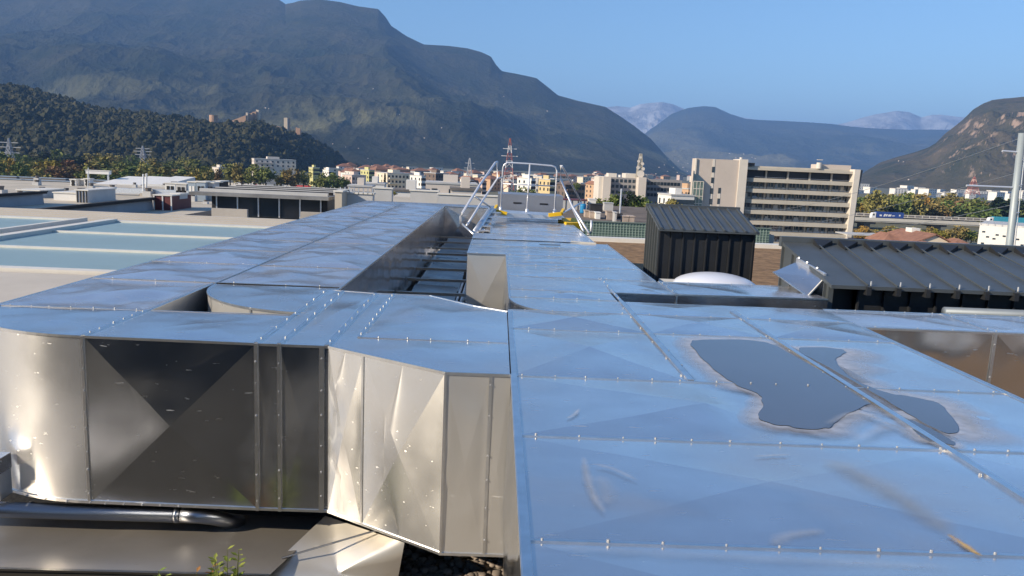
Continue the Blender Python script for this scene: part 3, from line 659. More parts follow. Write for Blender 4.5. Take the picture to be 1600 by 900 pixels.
# branch to the sheds
D = thing('metal_duct', 'narrow branch duct running right to the anthracite sheds', 'duct', (2.1, 7.5, DB))
panel((1.11, 7.08, 0), (1.7, 7.1, 0), (1.7, 7.88, 0), (1.11, 7.88, 0), D, dent=.01); panel((1.7, 7.1, 0), (2.5, 7.16, 0), (2.5, 7.9, 0), (1.7, 7.88, 0), D, dent=.01); panel((2.5, 7.16, 0), (3.2, 7.2, 0), (3.2, 7.92, 0), (2.5, 7.9, 0), D, m=ALU_FAR, dent=.01)
wall((1.08, 7.08), (1.72, 7.11), D, m=ALU_W, h=.004); wall((1.72, 7.11), (3.2, 7.2), D, m=ALU_W, h=.004, k=2); rim([(1.08, 7.08), (3.2, 7.2)], D)
seam((1.72, 7.11, 0), (1.72, 7.9, 0), D, .03, .01, step=.2); seam((1.72, 7.108, -.6), (1.72, 7.108, 0), D, .016, .008, (0, -1, 0), screws=False); wall((3.2, 7.92), (1.68, 7.88), D, k=2); rim([(1.7, 7.89), (3.2, 7.92)], D); bottom(1.1, 3.2, 7.1, 7.9, D)
seam((1.7, 7.87, 0), (3.2, 7.9, 0), D, .015, .006, step=.2)
# right cross duct
D = thing('metal_duct', 'bronze reflecting cross duct at the right edge below the big shed', 'duct', (4.2, 6.2, DB))
xs_ = [2.9, 3.95, 5.1, 6.3, 7.5]
for a, b in zip(xs_[:-1], xs_[1:]):
    panel((a, 5.84, 0), (b, 5.84, 0), (b, 6.6, 0), (a, 6.6, 0), D, m=ALU_FAR, dent=.012); wall((a, 5.84), (b, 5.84), D, h=.014, dent=.02, wild=1.3)
    seam((b, 5.84, 0), (b, 6.6, 0), D, .03, .008, step=.2); seam((b, 5.838, DB), (b, 5.838, 0), D, .022, .010, (0, -1, 0), step=.2)
seam((2.9, 6.58, 0), (7.5, 6.58, 0), D, .02, .006, step=.2); seam((2.9, 5.87, 0), (7.5, 5.87, 0), D, .014, .004, step=.3)
rim([(2.9, 5.84), (7.5, 5.84)], D); wall((7.5, 6.6), (2.9, 6.6), D, k=4); rim([(2.9, 6.6), (7.5, 6.6)], D, w_=.02); bottom(2.9, 7.5, 5.84, 6.6, D)

# ------------------------------------------------------------------ puddles
def puddle(pix, label, grow, zz=0.007):
    P = [onz(x, y, zz) for x, y in pix]
    # smooth the outline
    for _ in range(3):
        if _ == 1: P = [q + Vector((random.gauss(0, .005), random.gauss(0, .008), 0)) for a, b in zip(P, P[1:] + P[:1]) for q in (a, a.lerp(b, .5))]
        P = [q for a, b in zip(P, P[1:] + P[:1]) for q in (a * .75 + b * .25, a * .25 + b * .75)]
    c = sum(P, Vector()) / len(P); t = thing('puddle', label, 'puddle', (c.x, c.y, 0.005))
    mesh('water', [(p.x, p.y, zz) for p in P], [tuple(range(len(P)))[::-1]], WATER, t)
    n = len(P); N = []
    for i in range(n):
        d = (P[(i + 7) % n] - P[i - 7]).normalized(); N.append(Vector((d.y, -d.x, 0)))
    area = sum(P[i].x * P[(i + 1) % n].y - P[(i + 1) % n].x * P[i].y for i in range(n)); sg = 1 if area > 0 else -1
    ph = random.random() * 9
    for k, (w0, mm) in enumerate(((grow, RESID),)):
        V = []; 
        for i in range(n):
            ww = 3.0 * w0 * (0.15 + 1.3 * max(0, float(fbm(np.array(i * 9.0 / n + ph), np.array(ph), 3)) - .3))
            V += [(P[i].x, P[i].y, zz - .003), tuple(P[i] + N[i] * sg * ww - Vector((0, 0, .003)))]
        cover(mesh('residue_rim', V, [(2 * i, 2 * i + 1, (2 * i + 3) % (2 * n), (2 * i + 2) % (2 * n)) for i in range(n)], mm, t), [0.9, 0.0] * n)
puddle([(1072, 532), (1105, 530), (1160, 530), (1208, 536), (1240, 556), (1290, 582), (1332, 610), (1364, 627), (1342, 637), (1312, 655), (1292, 672), (1242, 668), (1195, 660), (1182, 650), (1194, 634), (1190, 617), (1160, 606), (1130, 590), (1100, 563)],
       'large dark puddle left of the raised seam on the foreground duct', 0.10)
puddle([(1235, 543), (1290, 542), (1326, 547), (1306, 559), (1308, 573), (1338, 594), (1380, 614), (1440, 622), (1470, 630), (1488, 652), (1501, 674), (1478, 678), (1440, 660), (1395, 632), (1352, 606), (1300, 576)],
       'narrow dark puddle right of the raised seam on the foreground duct', 0.16)
puddle([(1412, 652), (1440, 662), (1475, 680), (1497, 695), (1470, 692), (1444, 688)], 'smallest puddle, a dark sliver nearest the camera', 0.05)

# old scuffs and dried stains on the foreground duct
PLENUM = bpy.data.objects['metal_duct']
def stain_mat(name, col, k):
    m = mat(name, col, .75, 0, .2, 6); _thin(m); return m
ST1 = stain_mat('pale scuff', (0.50, 0.50, 0.50), 1); ST2 = stain_mat('yellow stain', (0.62, 0.36, 0.04), 1); ST3 = stain_mat('beige grime', (0.42, 0.38, 0.30), 1)
def zt(x, y):
    for i in range(3):
        if ys[i] <= y <= ys[i + 1] and x < 2.0:
            u, v = (x - XL) / (2.0 - XL), (y - ys[i]) / (ys[i + 1] - ys[i]); return .003 + .027 * (1 - max(abs(2 * u - 1), abs(2 * v - 1))) + .0035
    return .006
def stain(pix, wpx, m, a0=.8, closed=False):
    P = [onz(x, y, 0.01) for x, y in pix]
    for _ in range(3):
        if closed: P = [q for a, b in zip(P, P[1:] + P[:1]) for q in (a * .75 + b * .25, a * .25 + b * .75)]
        else: P = [P[0]] + [q for a, b in zip(P, P[1:]) for q in (a * .75 + b * .25, a * .25 + b * .75)] + [P[-1]]
    V, Fq, cv = [], [], []; n = len(P)
    for i in range(n):
        d = ((P[(i + 1) % n] if closed or i < n - 1 else P[i]) - (P[i - 1] if closed or i else P[i])).normalized(); nn = Vector((-d.y, d.x, 0)); ww = wpx * (.5 + random.random() * .3) * (1 if closed else .35 + sin(pi * i / (n - 1)))
        for k in (-1, 0, 1): 
            q = P[i] + nn * ww * k; V.append((q.x, q.y, zt(q.x, q.y))); cv.append(a0 * (1 if k == 0 else 0) * (1 if closed else min(1, 4 * min(i, n - 1 - i) / n)))
    for i in range(n if closed else n - 1):
        a, b = 3 * i, 3 * ((i + 1) % n); Fq += [(a, b, b + 1, a + 1), (a + 1, b + 1, b + 2, a + 2)]
    cover(mesh('stain', V, Fq, m, PLENUM), cv)
stain([(912, 715), (916, 740), (926, 775), (945, 803)], .03, ST1, .4); stain([(930, 728), (955, 733), (998, 755)], .022, ST1, .35); stain([(935, 745), (950, 765), (948, 790)], .06, ST1, .18)
stain([(1290, 720), (1340, 745), (1420, 790), (1500, 845)], .11, ST3, .35)
stain([(1480, 835), (1505, 850), (1535, 868)], .022, ST2, .9)
stain([(885, 655), (897, 650), (905, 640)], .02, ST1, .5); stain([(1178, 716), (1200, 714), (1235, 712)], .02, ST1, .5); stain([(1205, 850), (1230, 835), (1290, 830)], .04, ST1, .3)
stain([(985, 492), (1030, 540), (1088, 596)], .035, ST3, .8); stain([(1168, 502), (1250, 556), (1340, 613), (1420, 662), (1520, 715)], .04, ST3, .75)
stain([(1330, 690), (1400, 660), (1500, 640), (1530, 680)], .07, ST1, .35); stain([(1290, 665), (1340, 640), (1400, 668), (1480, 700)], .05, ST1, .5)
stain([(830, 852), (1000, 862), (1300, 878), (1500, 888)], .05, ST1, .2)

# ------------------------------------------------------------------ things below and beside the front duct
PIPEM = aluminium('dull pipe jacket', (0.26, 0.28, 0.32), 0.3, 0.4, 0.0, 0.2)
t = thing('service_pipe', 'shiny round insulated pipe under the front left duct', 'pipe', (-2.6, 5.0, RF))
MB().tube([(-5.2, 4.64, -1.16), (-1.95, 4.66, -1.16)], 0.05, 20).build('pipe_run', PIPEM, t, True)
MB().tube([(-1.95, 4.66, -1.16), (-1.84, 4.68, -1.17), (-1.76, 4.72, -1.20), (-1.70, 4.78, -1.25), (-1.64, 4.86, -1.30)], 0.05, 16).build('pipe_bend', PIPEM, t, True)
for x in (-2.9, -1.97): MB().tube([(x - .012, 4.66, -1.16), (x + .012, 4.66, -1.16)], 0.053, 20).build('pipe_clamp', PIPEM, t, True)
t = thing('metal_cover', 'long dull metal cover box lying under the front left duct', 'cover', (-2.6, 4.6, RF))
panel((-5.5, 4.20, -1.32), (-1.27, 4.24, -1.32), (-1.05, 4.98, -1.30), (-5.5, 4.95, -1.30), t, 'cover_sheet', aluminium('scratched cover metal', (0.50, 0.46, 0.41), 0.32, 0.44, 0.0, 0.35, met=0.7), .004, 20, .012)
MB().box(-5.5, -1.32, 4.24, 4.9, RF, -1.325).build('cover_side', mat('dark cover side', (0.05, 0.045, 0.038), 0.6, 0.3, 0.2, 3), t)  # side is darker than the cover sheet
MB().bar((-5.5, 4.205, -1.322), (-1.27, 4.245, -1.322), .02, .014).build('edge_trim', ALU_D, t)
t = thing('metal_cover', 'folded pale metal apron sheet under the bright slanting panel', 'cover', (-0.9, 4.5, RF))
ap = [onz(508, 806, -1.2), onz(632, 848, -1.2), onz(618, 925, -1.55), onz(560, 1000, -1.6), onz(385, 905, -1.36), onz(440, 870, -1.33)]
poly_panel([tuple(p) for p in ap][::-1], t, 'apron_sheet', aluminium('pale apron metal', (0.80, 0.75, 0.66), 0.34, 0.46, 0.0, 0.15, met=0.7), -.015, 14, .02)
MB().tube([onz(440, 872, -1.31), onz(590, 828, -1.17)], .006, 6).build('fold_line', ALU_D, t)
# left edge small vent box
t = thing('vent_louvre', 'small louvred metal vent cut by the left edge below the sunlit elbow', 'vent', (-3.2, 4.7, -1.1))
MB().box(-3.45, -3.04, 4.60, 4.72, -0.90, -0.80).build('hood', ALU, t)
MB().box(-3.06, -3.04, 4.59, 4.71, -1.07, -0.90).build('frame', GALV, t)
for k in range(5): MB().box(-3.45, -3.065, 4.62, 4.66, -1.05 + .03 * k, -1.035 + .03 * k).build('slat', GALV, t)

# weeds in the planting bed
def weed(x, y, h, n, leafm, label):
    b = Vector((x, y, RF + .03)); r = random.Random(int(x * 100)); t = thing('weed', label, 'plant', tuple(b)); st = MB(); lf = MB()
    for k in range(n):
        a = r.random() * 7; top = b + Vector((cos(a) * .07, sin(a) * .07, h * (.6 + .4 * r.random()))); mid = b.lerp(top, .5) + Vector((cos(a), sin(a), 0)) * .012
        st.tube([b, mid, top], .003, 5, .0015)
        for j in range(11):
            f = .25 + .075 * j; c = b.lerp(mid, f * 2) if f < .5 else mid.lerp(top, f * 2 - 1); aa = a + j * 2.4; L = .075 * (1.15 - f * .5); d = Vector((cos(aa), sin(aa), .45)).normalized(); s = d.cross(Vector((0, 0, 1))).normalized() * L * .24
            lf.add([c, c + d * L * .5 + s, c + d * L + Vector((0, 0, -.004)), c + d * L * .5 - s], [(0, 1, 2, 3)])
    st.build('stem', LEAF_STEM, t); lf.build('foliage', leafm, t)
LEAF_STEM = mat('green stem', (0.12, 0.14, 0.04), 0.7)
WEED_G = leaf_mat('bright weed leaves', (0.16, 0.24, 0.04), (0.26, 0.32, 0.07)); WEED_R = leaf_mat('red weed leaves', (0.30, 0.13, 0.05), (0.38, 0.2, 0.07))
weed(-1.44, 4.02, .55, 12, WEED_G, 'bright green weed growing before the metal cover')
weed(-1.54, 3.98, .42, 3, WEED_R, 'reddish weed beside the bright green one')
weed(-1.83, 3.98, .40, 3, WEED_G, 'small weed tip at the lower edge, left of the taller one')

# ------------------------------------------------------------------ pipe trays in the corridor between the ducts
TRAYM = aluminium('dark tray cover metal', (0.24, 0.23, 0.22), 0.25, 0.4, 0.0, 0.4)
t = thing('pipe_tray', 'row of dark metal covered pipe trays in the corridor between the two ducts', 'pipe tray', (-0.8, 14, RF))
r = random.Random(4)
y = 7.4
while y < 19.3:
    L = 0.75 + .3 * r.random(); z = -0.84 + r.random() * .10
    panel((-1.20, y, z), (-0.55, y, z - .02), (-0.55, y + L, z + .03), (-1.20, y + L, z + .05), t, 'tray_cover', TRAYM, .012, 8, .03)
    MB().bar((-1.34, y - .09, -.66), (-0.40 if y > 9.8 else -.1, y - .09, -.66), .05, .04).build('cross_bar', ALU_D, t)
    y += L + .22
for x in (-1.27, -.47): MB().bar((x, 7.2, -.95), (x, 19.6, -.95), .05, .1).build('side_rail', ALU_D, t)
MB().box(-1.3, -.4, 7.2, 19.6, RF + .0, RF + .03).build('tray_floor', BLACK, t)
t = thing('service_pipe', 'thin grey pipes running along the right side of the corridor', 'pipe', (-.5, 10, -1))
for k in range(2): MB().tube([(-.52 + .06 * k, 7, -.72), (-.50 + .06 * k, 12, -.74)], .018, 8).build('pipe_run', GALV, t, True)

# ------------------------------------------------------------------ step-over with hand rails
t = thing('step_over', 'step-over walkway with pale hand rails and yellow corner plates crossing the far duct', 'walkway', (0.7, 15.5, 0))
def yb(px, py, Y): return aty(px, py, Y)
Yn, Yf = 15.2, 16.1
# central guard rail at the far side
MB().tube([yb(782, 330, Yf), yb(786, 262, Yf), yb(788, 257, Yf), yb(793, 254, Yf), yb(828, 256, Yf), yb(862, 259, Yf), yb(868, 261, Yf), yb(870, 267, Yf), yb(866, 334, Yf)], .017, 8).build('guard_rail', WHITEMETAL, t, True)
MB().tube([yb(828, 256, Yf), yb(823, 333, Yf)], .017, 8).build('middle_post', WHITEMETAL, t, True)
MB().tube([yb(784, 287, Yf), yb(869, 291, Yf)], .013, 8).build('knee_rail', GALV, t, True)
for px, py in ((782, 330), (823, 333), (866, 334)):
    q = yb(px, py, Yf); MB().tube([q + Vector((0, 0, .09)), q - Vector((0, 0, .02))], .034, 8).build('post_foot', WHITEMETAL, t, True)
p0, p1 = yb(774, 332, Yn), yb(878, 338, Yn)
MB().bar(p0 + Vector((0, .5, -.02)), p1 + Vector((0, .5, -.02)), .95, .04).build('tread_plate', GALV, t)
MB().bar(p0 + Vector((0, 0, -.03)), p1 + Vector((0, 0, -.03)), .03, .07).build('toe_board', GALV, t)
for a, b in (((772, 329), (792, 334)), ((857, 336), (877, 334))):
    q, s = yb(*a, Yn - .03), yb(*b, Yn - .03)
    MB().bar(q, s, .10, .07).build('corner_plate', YELLOW, t)
MB().bar(yb(772, 329, Yn - .03), yb(776, 322, Yn + .4), .05, .06).build('corner_plate', YELLOW, t); MB().bar(yb(877, 334, Yn - .03), yb(880, 328, Yn + .4), .05, .06).build('corner_plate', YELLOW, t)
# left flight
def rail(pts, r_=.024, nm='hand_rail', m=None): MB().tube([yb(*p) for p in pts], r_, 8).build(nm, m or WHITEMETAL, t, True)
rail([(777, 253, 15.3), (774, 254, 15.2), (749, 290, 14.4), (722, 333, 13.6), (720, 338, 13.6), (720, 350, 13.6)], .022)
rail([(777, 253, 15.3), (777, 279, 15.3), (753, 315, 14.4), (729, 353, 13.6)], .02)
rail([(777, 279, 15.3), (784, 277, 16.1)], .016)
rail([(742, 307, 14.4), (770, 326, 15.1)], .018, 'brace', GALV); rail([(722, 350, 13.6), (740, 366, 12.9)], .018, 'brace', GALV)
rail([(742, 364, 13.4), (768, 326, 15.1)], .06, 'stringer', GALV); rail([(752, 364, 13.6), (774, 328, 15.2)], .035, 'stringer', GALV)
for k in range(5):
    a = yb(744 + 5 * k, 360 - 7 * k, 13.5 + .33 * k); MB().bar(a, a + Vector((.22, .05, 0)), .16, .02).build('step', GALV, t)
# right flight
rail([(876, 258, 15.3), (876, 280, 15.3), (894, 322, 14.5), (920, 364, 13.8)], .018)
rail([(878, 259, 15.4), (882, 266, 15.6), (908, 316, 16.6), (906, 318, 16.6)], .018)
rail([(908, 317, 16.4), (876, 335, 15.2)], .022, 'brace', WHITEMETAL)
rail([(893, 322, 14.6), (912, 362, 13.9)], .02, 'brace', GALV); rail([(924, 344, 13.9), (924, 362, 13.9), (918, 367, 13.9)], .018)
MB().bar(yb(886, 345, 15.6), yb(899, 353, 15.2), .4, .12).build('end_plate', YELLOW, t)

t = thing('air_unit', 'flat grey metal air box with two dark slots behind the step-over', 'air unit', (0.8, 19.2, RF))
q0, q1 = yb(778, 306, 18.7), yb(880, 312, 18.7)
MB().box(q0.x, q1.x, 18.7, 20.2, RF, .42).build('casing', mat('grey unit casing', (0.33, 0.34, 0.37), .45, .6, .08, 2), t)
for x in (.38, 1.02): MB().box(x, x + .2, 18.69, 18.705, .2, .235).build('slot', BLACK, t)

# ------------------------------------------------------------------ anthracite sheds
def seam_wall(t, p, q, z0, z1f, step, m, nm='wall_sheet', ribs=True, rib=.028):
    """standing seam wall from p to q, top height z1f(fraction)"""
    p, q = Vector((*p, 0)), Vector((*q, 0)); L = (q - p).length; n = max(1, round(L / step)); d = (q - p) / n; nr = Vector((d.y, -d.x, 0)).normalized()
    b = MB()
    for i in range(n):
        a, c = p + d * i, p + d * (i + 1); za, zc = z1f(i / n), z1f((i + 1) / n)
        b.add([a + Vector((0, 0, z0)), c + Vector((0, 0, z0)), c + Vector((0, 0, zc)), a + Vector((0, 0, za))], [(0, 1, 2, 3)])
    b.build(nm, m, t)
    for i in range(n + 1):
        a = p + d * i; za = z1f(i / n) - .006
        MB().bar(a + nr * rib / 2 + Vector((0, 0, z0)), a + nr * rib / 2 + Vector((0, 0, za)), .016, rib, nr).build('wall_seam', m, t)
t = thing('metal_shed', 'small anthracite standing seam shed with a lean-to roof', 'shed', (2.9, 11, RF))
x0, x1, y0, y1, zf, zb = 2.24, 3.54, 10.5, 11.35, .36, .58
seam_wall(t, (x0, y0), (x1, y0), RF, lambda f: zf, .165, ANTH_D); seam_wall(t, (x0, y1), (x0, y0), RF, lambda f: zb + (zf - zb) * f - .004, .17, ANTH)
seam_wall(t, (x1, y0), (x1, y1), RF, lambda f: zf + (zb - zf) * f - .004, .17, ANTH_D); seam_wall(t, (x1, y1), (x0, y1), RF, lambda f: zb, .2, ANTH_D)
def lean_roof(t, x0, x1, y0, y1, zf, zb, over, n, rh, m):
    zl = zf - (zb - zf) / (y1 - y0) * over
    vs = [(x0 - .03, y0 - over, zl), (x1 + .05, y0 - over, zl), (x1 + .05, y1 + .03, zb + .01), (x0 - .03, y1 + .03, zb + .01)]
    MB().add(vs + [(a, b, c + .03) for a, b, c in vs], [(0, 3, 2, 1), (4, 5, 6, 7), (0, 1, 5, 4), (1, 2, 6, 5), (2, 3, 7, 6), (3, 0, 4, 7)]).build('roof_sheet', m, t)
    for k in range(n + 1):
        x = x0 + (x1 - x0) * k / n
        b = MB(); a = rh * .55; s = rh * 1.5
        b.add([(x - a, y0 - over - .01, zl + .03), (x + s, y0 - over - .01, zl + .03), (x + a, y0 - over - .01, zl + .03 + rh), (x - a, y0 - over - .01, zl + .03 + rh),
               (x - a, y1, zb + .035), (x + s, y1, zb + .035), (x + a, y1, zb + .035 + rh), (x - a, y1, zb + .035 + rh)], [(0, 1, 2, 3), (7, 6, 5, 4), (0, 4, 5, 1), (1, 5, 6, 2), (2, 6, 7, 3), (3, 7, 4, 0)])
        b.build('roof_rib', m, t)
lean_roof(t, x0, x1, y0, y1, zf, zb, .10, 9, .020, ANTH)
MB().box(x0 - .04, x1 + .06, y1 + .03, y1 + .08, zb - .03, zb + .075).build('ridge_cap', ANTH, t)

t = thing('metal_shed', 'large anthracite standing seam shed with a hooded opening at the right', 'shed', (6, 8, RF))
X0, X1, Y0, Y1, ZF, ZB = 3.28, 9.6, 7.45, 8.65, .13, .37
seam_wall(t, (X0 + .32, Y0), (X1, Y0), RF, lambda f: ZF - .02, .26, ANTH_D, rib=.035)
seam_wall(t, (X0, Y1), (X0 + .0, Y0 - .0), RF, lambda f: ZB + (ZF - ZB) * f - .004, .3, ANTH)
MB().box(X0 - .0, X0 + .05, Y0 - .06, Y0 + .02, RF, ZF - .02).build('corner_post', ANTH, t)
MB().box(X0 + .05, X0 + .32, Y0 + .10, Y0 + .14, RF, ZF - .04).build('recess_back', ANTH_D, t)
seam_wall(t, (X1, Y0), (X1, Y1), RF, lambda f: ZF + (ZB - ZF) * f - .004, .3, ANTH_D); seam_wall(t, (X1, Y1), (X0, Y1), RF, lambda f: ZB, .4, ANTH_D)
zl = ZF - .04
vs = [(X0 - .02, Y0 - .16, zl), (X1 + .05, Y0 - .16, zl), (X1 + .05, Y1 + .05, ZB), (X0 - .02, Y1 + .05, ZB)]
MB().add(vs + [(a, b, c + .035) for a, b, c in vs], [(0, 3, 2, 1), (4, 5, 6, 7), (0, 1, 5, 4), (1, 2, 6, 5), (2, 3, 7, 6), (3, 0, 4, 7)]).build('roof_sheet', ANTH, t)
k = 0; x = X0 + .34
while x < X1:
    MB().add([(x - .02, Y1 - .20, ZB - .01), (x + .20, Y1 - .01, ZB + .02), (x - .02, Y1 - .01, ZB + .02), (x - .02, Y1 - .20, ZB + .005), (x + .20, Y1 - .01, ZB + .075), (x - .02, Y1 - .01, ZB + .085)], [(0, 1, 2), (3, 5, 4), (0, 3, 4, 1), (1, 4, 5, 2), (2, 5, 3, 0)]).build('ridge_closure', ANTH_D, t)
    MB().bar((x, Y0 - .155, zl + .045), (x, Y1 - .05, ZB + .042), .012, .014).build('roof_rib', ANTH, t)
    MB().box(x - .022, x + .022, Y0 - .19, Y0 - .12, zl - .05, zl + .03).build('gutter_bracket', ANTH_D, t)
    MB().tube([(x + .03, Y0 - .15, zl + .04), (x + .03, Y0 - .15, zl + .085)], .008, 6).build('bolt', SCREW, t)
    x += .29; k += 1
MB().box(X0 - .03, X1 + .05, Y1 + .02, Y1 + .10, ZB - .02, ZB + .095).build('ridge_cap', ANTH, t)
MB().box(X0 - .035, X0 + .005, Y0 - .18, Y1 + .04, -9, -8.9) if 0 else None
# hood flap fixed to the left wall
h = [aty(1245, 409, 8.15), aty(1289, 434, 7.55), aty(1262, 463, 7.35), aty(1208, 425, 7.95)]
panel(tuple(h[3]), tuple(h[2]), tuple(h[1]), tuple(h[0]), t, 'hood_flap', ALU, .012, 10, .004)
up = Vector((0, 0, .05)); MB().bar(h[0] + up * .2, h[1] + up * .2, .02, .07).build('hood_flange', GALV, t)
MB().bar(h[2], h[1], .012, .016).build('edge_trim', FRAMEW, t); MB().bar(h[3], h[2], .012, .012).build('edge_trim', STEEL, t)
for f in (.1, .4, .75): 
    q = h[0].lerp(h[1], f) + Vector((0, 0, .05)); MB().tube([q, q + Vector((-.02, -.02, .01))], .010, 6).build('bolt', SCREW, t)
t = thing('service_pipe', 'fat grey pipe lying in front of the large shed at the right edge', 'pipe', (6, 7.0, RF))
MB().tube([(4.22, 7.0, -.05), (9, 7.0, -.05)], .05, 14).build('pipe_run', mat('dull grey pipe', (0.20, 0.23, 0.26), .5, .3, .1, 3), t, True); MB().box(4.2, 4.3, 6.92, 7.08, RF, -.10).build('pipe_foot', ANTH_D, t)
t = thing('skylight_dome', 'white bubble skylight dome beside the small shed', 'skylight', (3.1, 9.4, RF))
V, Fq = [], []; N = 24
cdm = aty(1122, 447, 9.2)
for i in range(9):
    a = pi / 2 * i / 8
    for k in range(N): V.append((cdm.x + .52 * cos(a) * cos(2 * pi * k / N), 9.35 + .52 * cos(a) * sin(2 * pi * k / N), cdm.z - .03 + .17 * sin(a)))
for i in range(8):
    for k in range(N): Fq.append((i * N + k, i * N + (k + 1) % N, (i + 1) * N + (k + 1) % N, (i + 1) * N + k))
mesh('dome', V, Fq, DOMEM, t, True)
MB().box(cdm.x - .58, cdm.x + .56, 8.8, 9.9, RF, cdm.z - .035).build('upstand', FRAMEW, t)

# ------------------------------------------------------------------ skylight roof on the left
ZS = -1.2
t = thing('roof_skylight', 'large frosted glass skylight with cream bars on the left roof', 'skylight', (-9, 19.5, RF))
MB().box(-60, -4.6, 3.0, 14.3, RF, ZS - .06).build('upstand', MEMB, t) if 0 else None
ybars = [14.43, 17.5, 21.0, 24.55]
bays = [(-12.0, -4.2), (-20.0, -13.1), (-28.0, -20.8)]
for (a, b) in bays:
    for y0, y1 in zip(ybars[:-1], ybars[1:]):
        MB().box(a, b, y0 + .06, y1 - .06, ZS - .05, ZS).build('glass_pane', GLASS, t)
    for i, y in enumerate(ybars): MB().box(a - .1, b, y - (.13 if i in (0, 3) else .06), y + (.13 if i in (0, 3) else .06), ZS - .3, ZS + .045).build('bar', FRAMEW, t)
    MB().box(a - .28, a, ybars[0], ybars[-1], ZS - .3, ZS + .10).build('side_bar', FRAMEW, t); MB().box(b, b + .16, ybars[0], ybars[-1], ZS - .3, ZS + .10).build('side_bar', FRAMEW, t)
MB().box(-13.0, -12.3, 14.43, 24.6, ZS - .4, ZS - .02).build('gutter', mat('grey gutter', (0.25, 0.25, 0.25), .7), t)
MB().box(-60, -3.9, 9.0, 14.25, RF, ZS - .02).build('upstand', MEMB, t)

# ------------------------------------------------------------------ neighbouring factory roofs on the left
NZ = -5.0
t = thing('factory_building', 'wide factory with a flat beige gravel roof beyond the skylight', 'building', (-60, 85, G))
MB().box(-140, -6.5, 46, 128, G, NZ).build('wall', CONC, t)
MB().box(-139.5, -7, 46.5, 127.5, NZ, NZ + .05).build('roof', mat('beige gravel roof', (0.50, 0.44, 0.35), .9, 0, .14, .25, bump=.2, bscale=3), t)
MB().box(-140, -6.5, 45.6, 46.1, NZ, NZ + .5).build('roof_edge', CONC, t)
SHEDROOF = mat('dark monitor roof', (0.035, 0.033, 0.032), .8, 0, .2, .3); SHEDW = mat('shaded monitor side', (0.30, 0.33, 0.36), .7, 0, .12, .4)  # the side's blue-grey is shade put into the colour
def monitor(x, y0, y1, wd, h, label):
    t = thing('roof_monitor', label, 'roof monitor', (x, (y0 + y1) / 2, NZ), group='long monitors on the factory roof')
    V = [(x - wd, y0, NZ), (x, y0, NZ), (x - .1, y0, NZ + h), (x - wd, y0, NZ + .4)]; V += [(a, y1, c) for a, _, c in V]
    MB().add(V, [(0, 1, 2, 3), (7, 6, 5, 4), (1, 5, 6, 2), (0, 3, 7, 4)]).build('side', SHEDW, t)
    MB().bar((x - wd / 2, y0 - .3, NZ + h / 2 + .32), (x - wd / 2, y1 + .3, NZ + h / 2 + .32), sqrt(wd * wd + (h - .4) ** 2) + .6, .12, (-(h - .4), 0, wd)).build('roof', SHEDROOF, t)
    MB().box(x - .15, x + .25, y0 - .2, y1 + .2, NZ + h - .05, NZ + h + .22).build('edge_beam', SHEDROOF, t)
monitor(-46.5, 58, 80, 5, 1.15, 'dark topped roof monitor nearest the left edge of the photo')
monitor(-34.5, 57, 78, 5, 1.1, 'dark topped roof monitor in front of the grey stair box')
monitor(-22.0, 56, 76, 5, 1.05, 'dark topped roof monitor beside the red panelled box')
monitor(-11.5, 55, 72, 5, 1.0, 'dark topped roof monitor closest to the long duct')
def roofbox(nm, px0, px1, pyt, pyb, Y, dep, col, label, cat, z=None, parts=None):
    a, b = aty(px0, pyb, Y), aty(px1, pyb, Y); tp = aty((px0 + px1) / 2, pyt, Y).z; bt = aty((px0 + px1) / 2, pyb, Y).z if z is None else z
    t = thing(nm, label, cat, ((a.x + b.x) / 2, Y + dep / 2, bt))
    MB().box(a.x, b.x, Y, Y + dep, bt, tp).build('casing', col, t)
    MB().box(a.x - .1, b.x + .1, Y - .1, Y + dep + .1, tp, tp + .12).build('lid', FRAMEW if col is not GALV else GALV, t)
    return t, a.x, b.x, bt, tp
GREYBOX = mat('pale grey casing', (0.52, 0.51, 0.49), .6, .1, .08, .5); WHITEBOX = mat('white casing', (0.74, 0.72, 0.68), .6, 0, .06, .5); BLUEBOX = mat('blue grey panel', (0.30, 0.36, 0.42), .5, .1, .1, .5); REDBOX = mat('dark red panel', (0.13, 0.035, 0.035), .6, 0, .1, 1)
t, a, b, z0, z1 = roofbox('stair_box', 119, 138, 298, 314, 84, 6, GREYBOX, 'grey panelled stair box with dark joints on the factory roof', 'roof box', NZ)
for k in range(4): MB().box(a + (b - a) * (k + .5) / 4 - .05, a + (b - a) * (k + .5) / 4 + .05, 83.93, 84, z0, z1).build('joint', BLACK, t)
t, a, b, z0, z1 = roofbox('roof_box', 84, 119, 302, 312, 86, 5, WHITEBOX, 'low pale roof box beside the grey panelled stair box', 'roof box', NZ)
t, a, b, z0, z1 = roofbox('roof_box', 27, 62, 298, 306, 88, 5, BLUEBOX, 'blue grey flat roof box with a dark lid at the left', 'roof box', NZ)
t, a, b, z0, z1 = roofbox('roof_box', 241, 268, 306, 319, 78, 5, REDBOX, 'dark red panelled box on the factory roof', 'roof box', NZ)
for k in range(3): MB().box(a + (b - a) * k / 2 - .06, a + (b - a) * k / 2 + .06, 77.93, 78, z0, z1).build('joint', WHITEBOX, t)
t, a, b, z0, z1 = roofbox('air_unit', 268, 281, 304, 311, 80, 2, GREYBOX, 'small grey air unit right of the red panelled box', 'air unit')
fan_m = MB().tube([(0, 0, 0), (0, -.04, 0)], .32, 14).build('fan', BLACK); FANME = fan_m.data; bpy.data.objects.remove(fan_m)
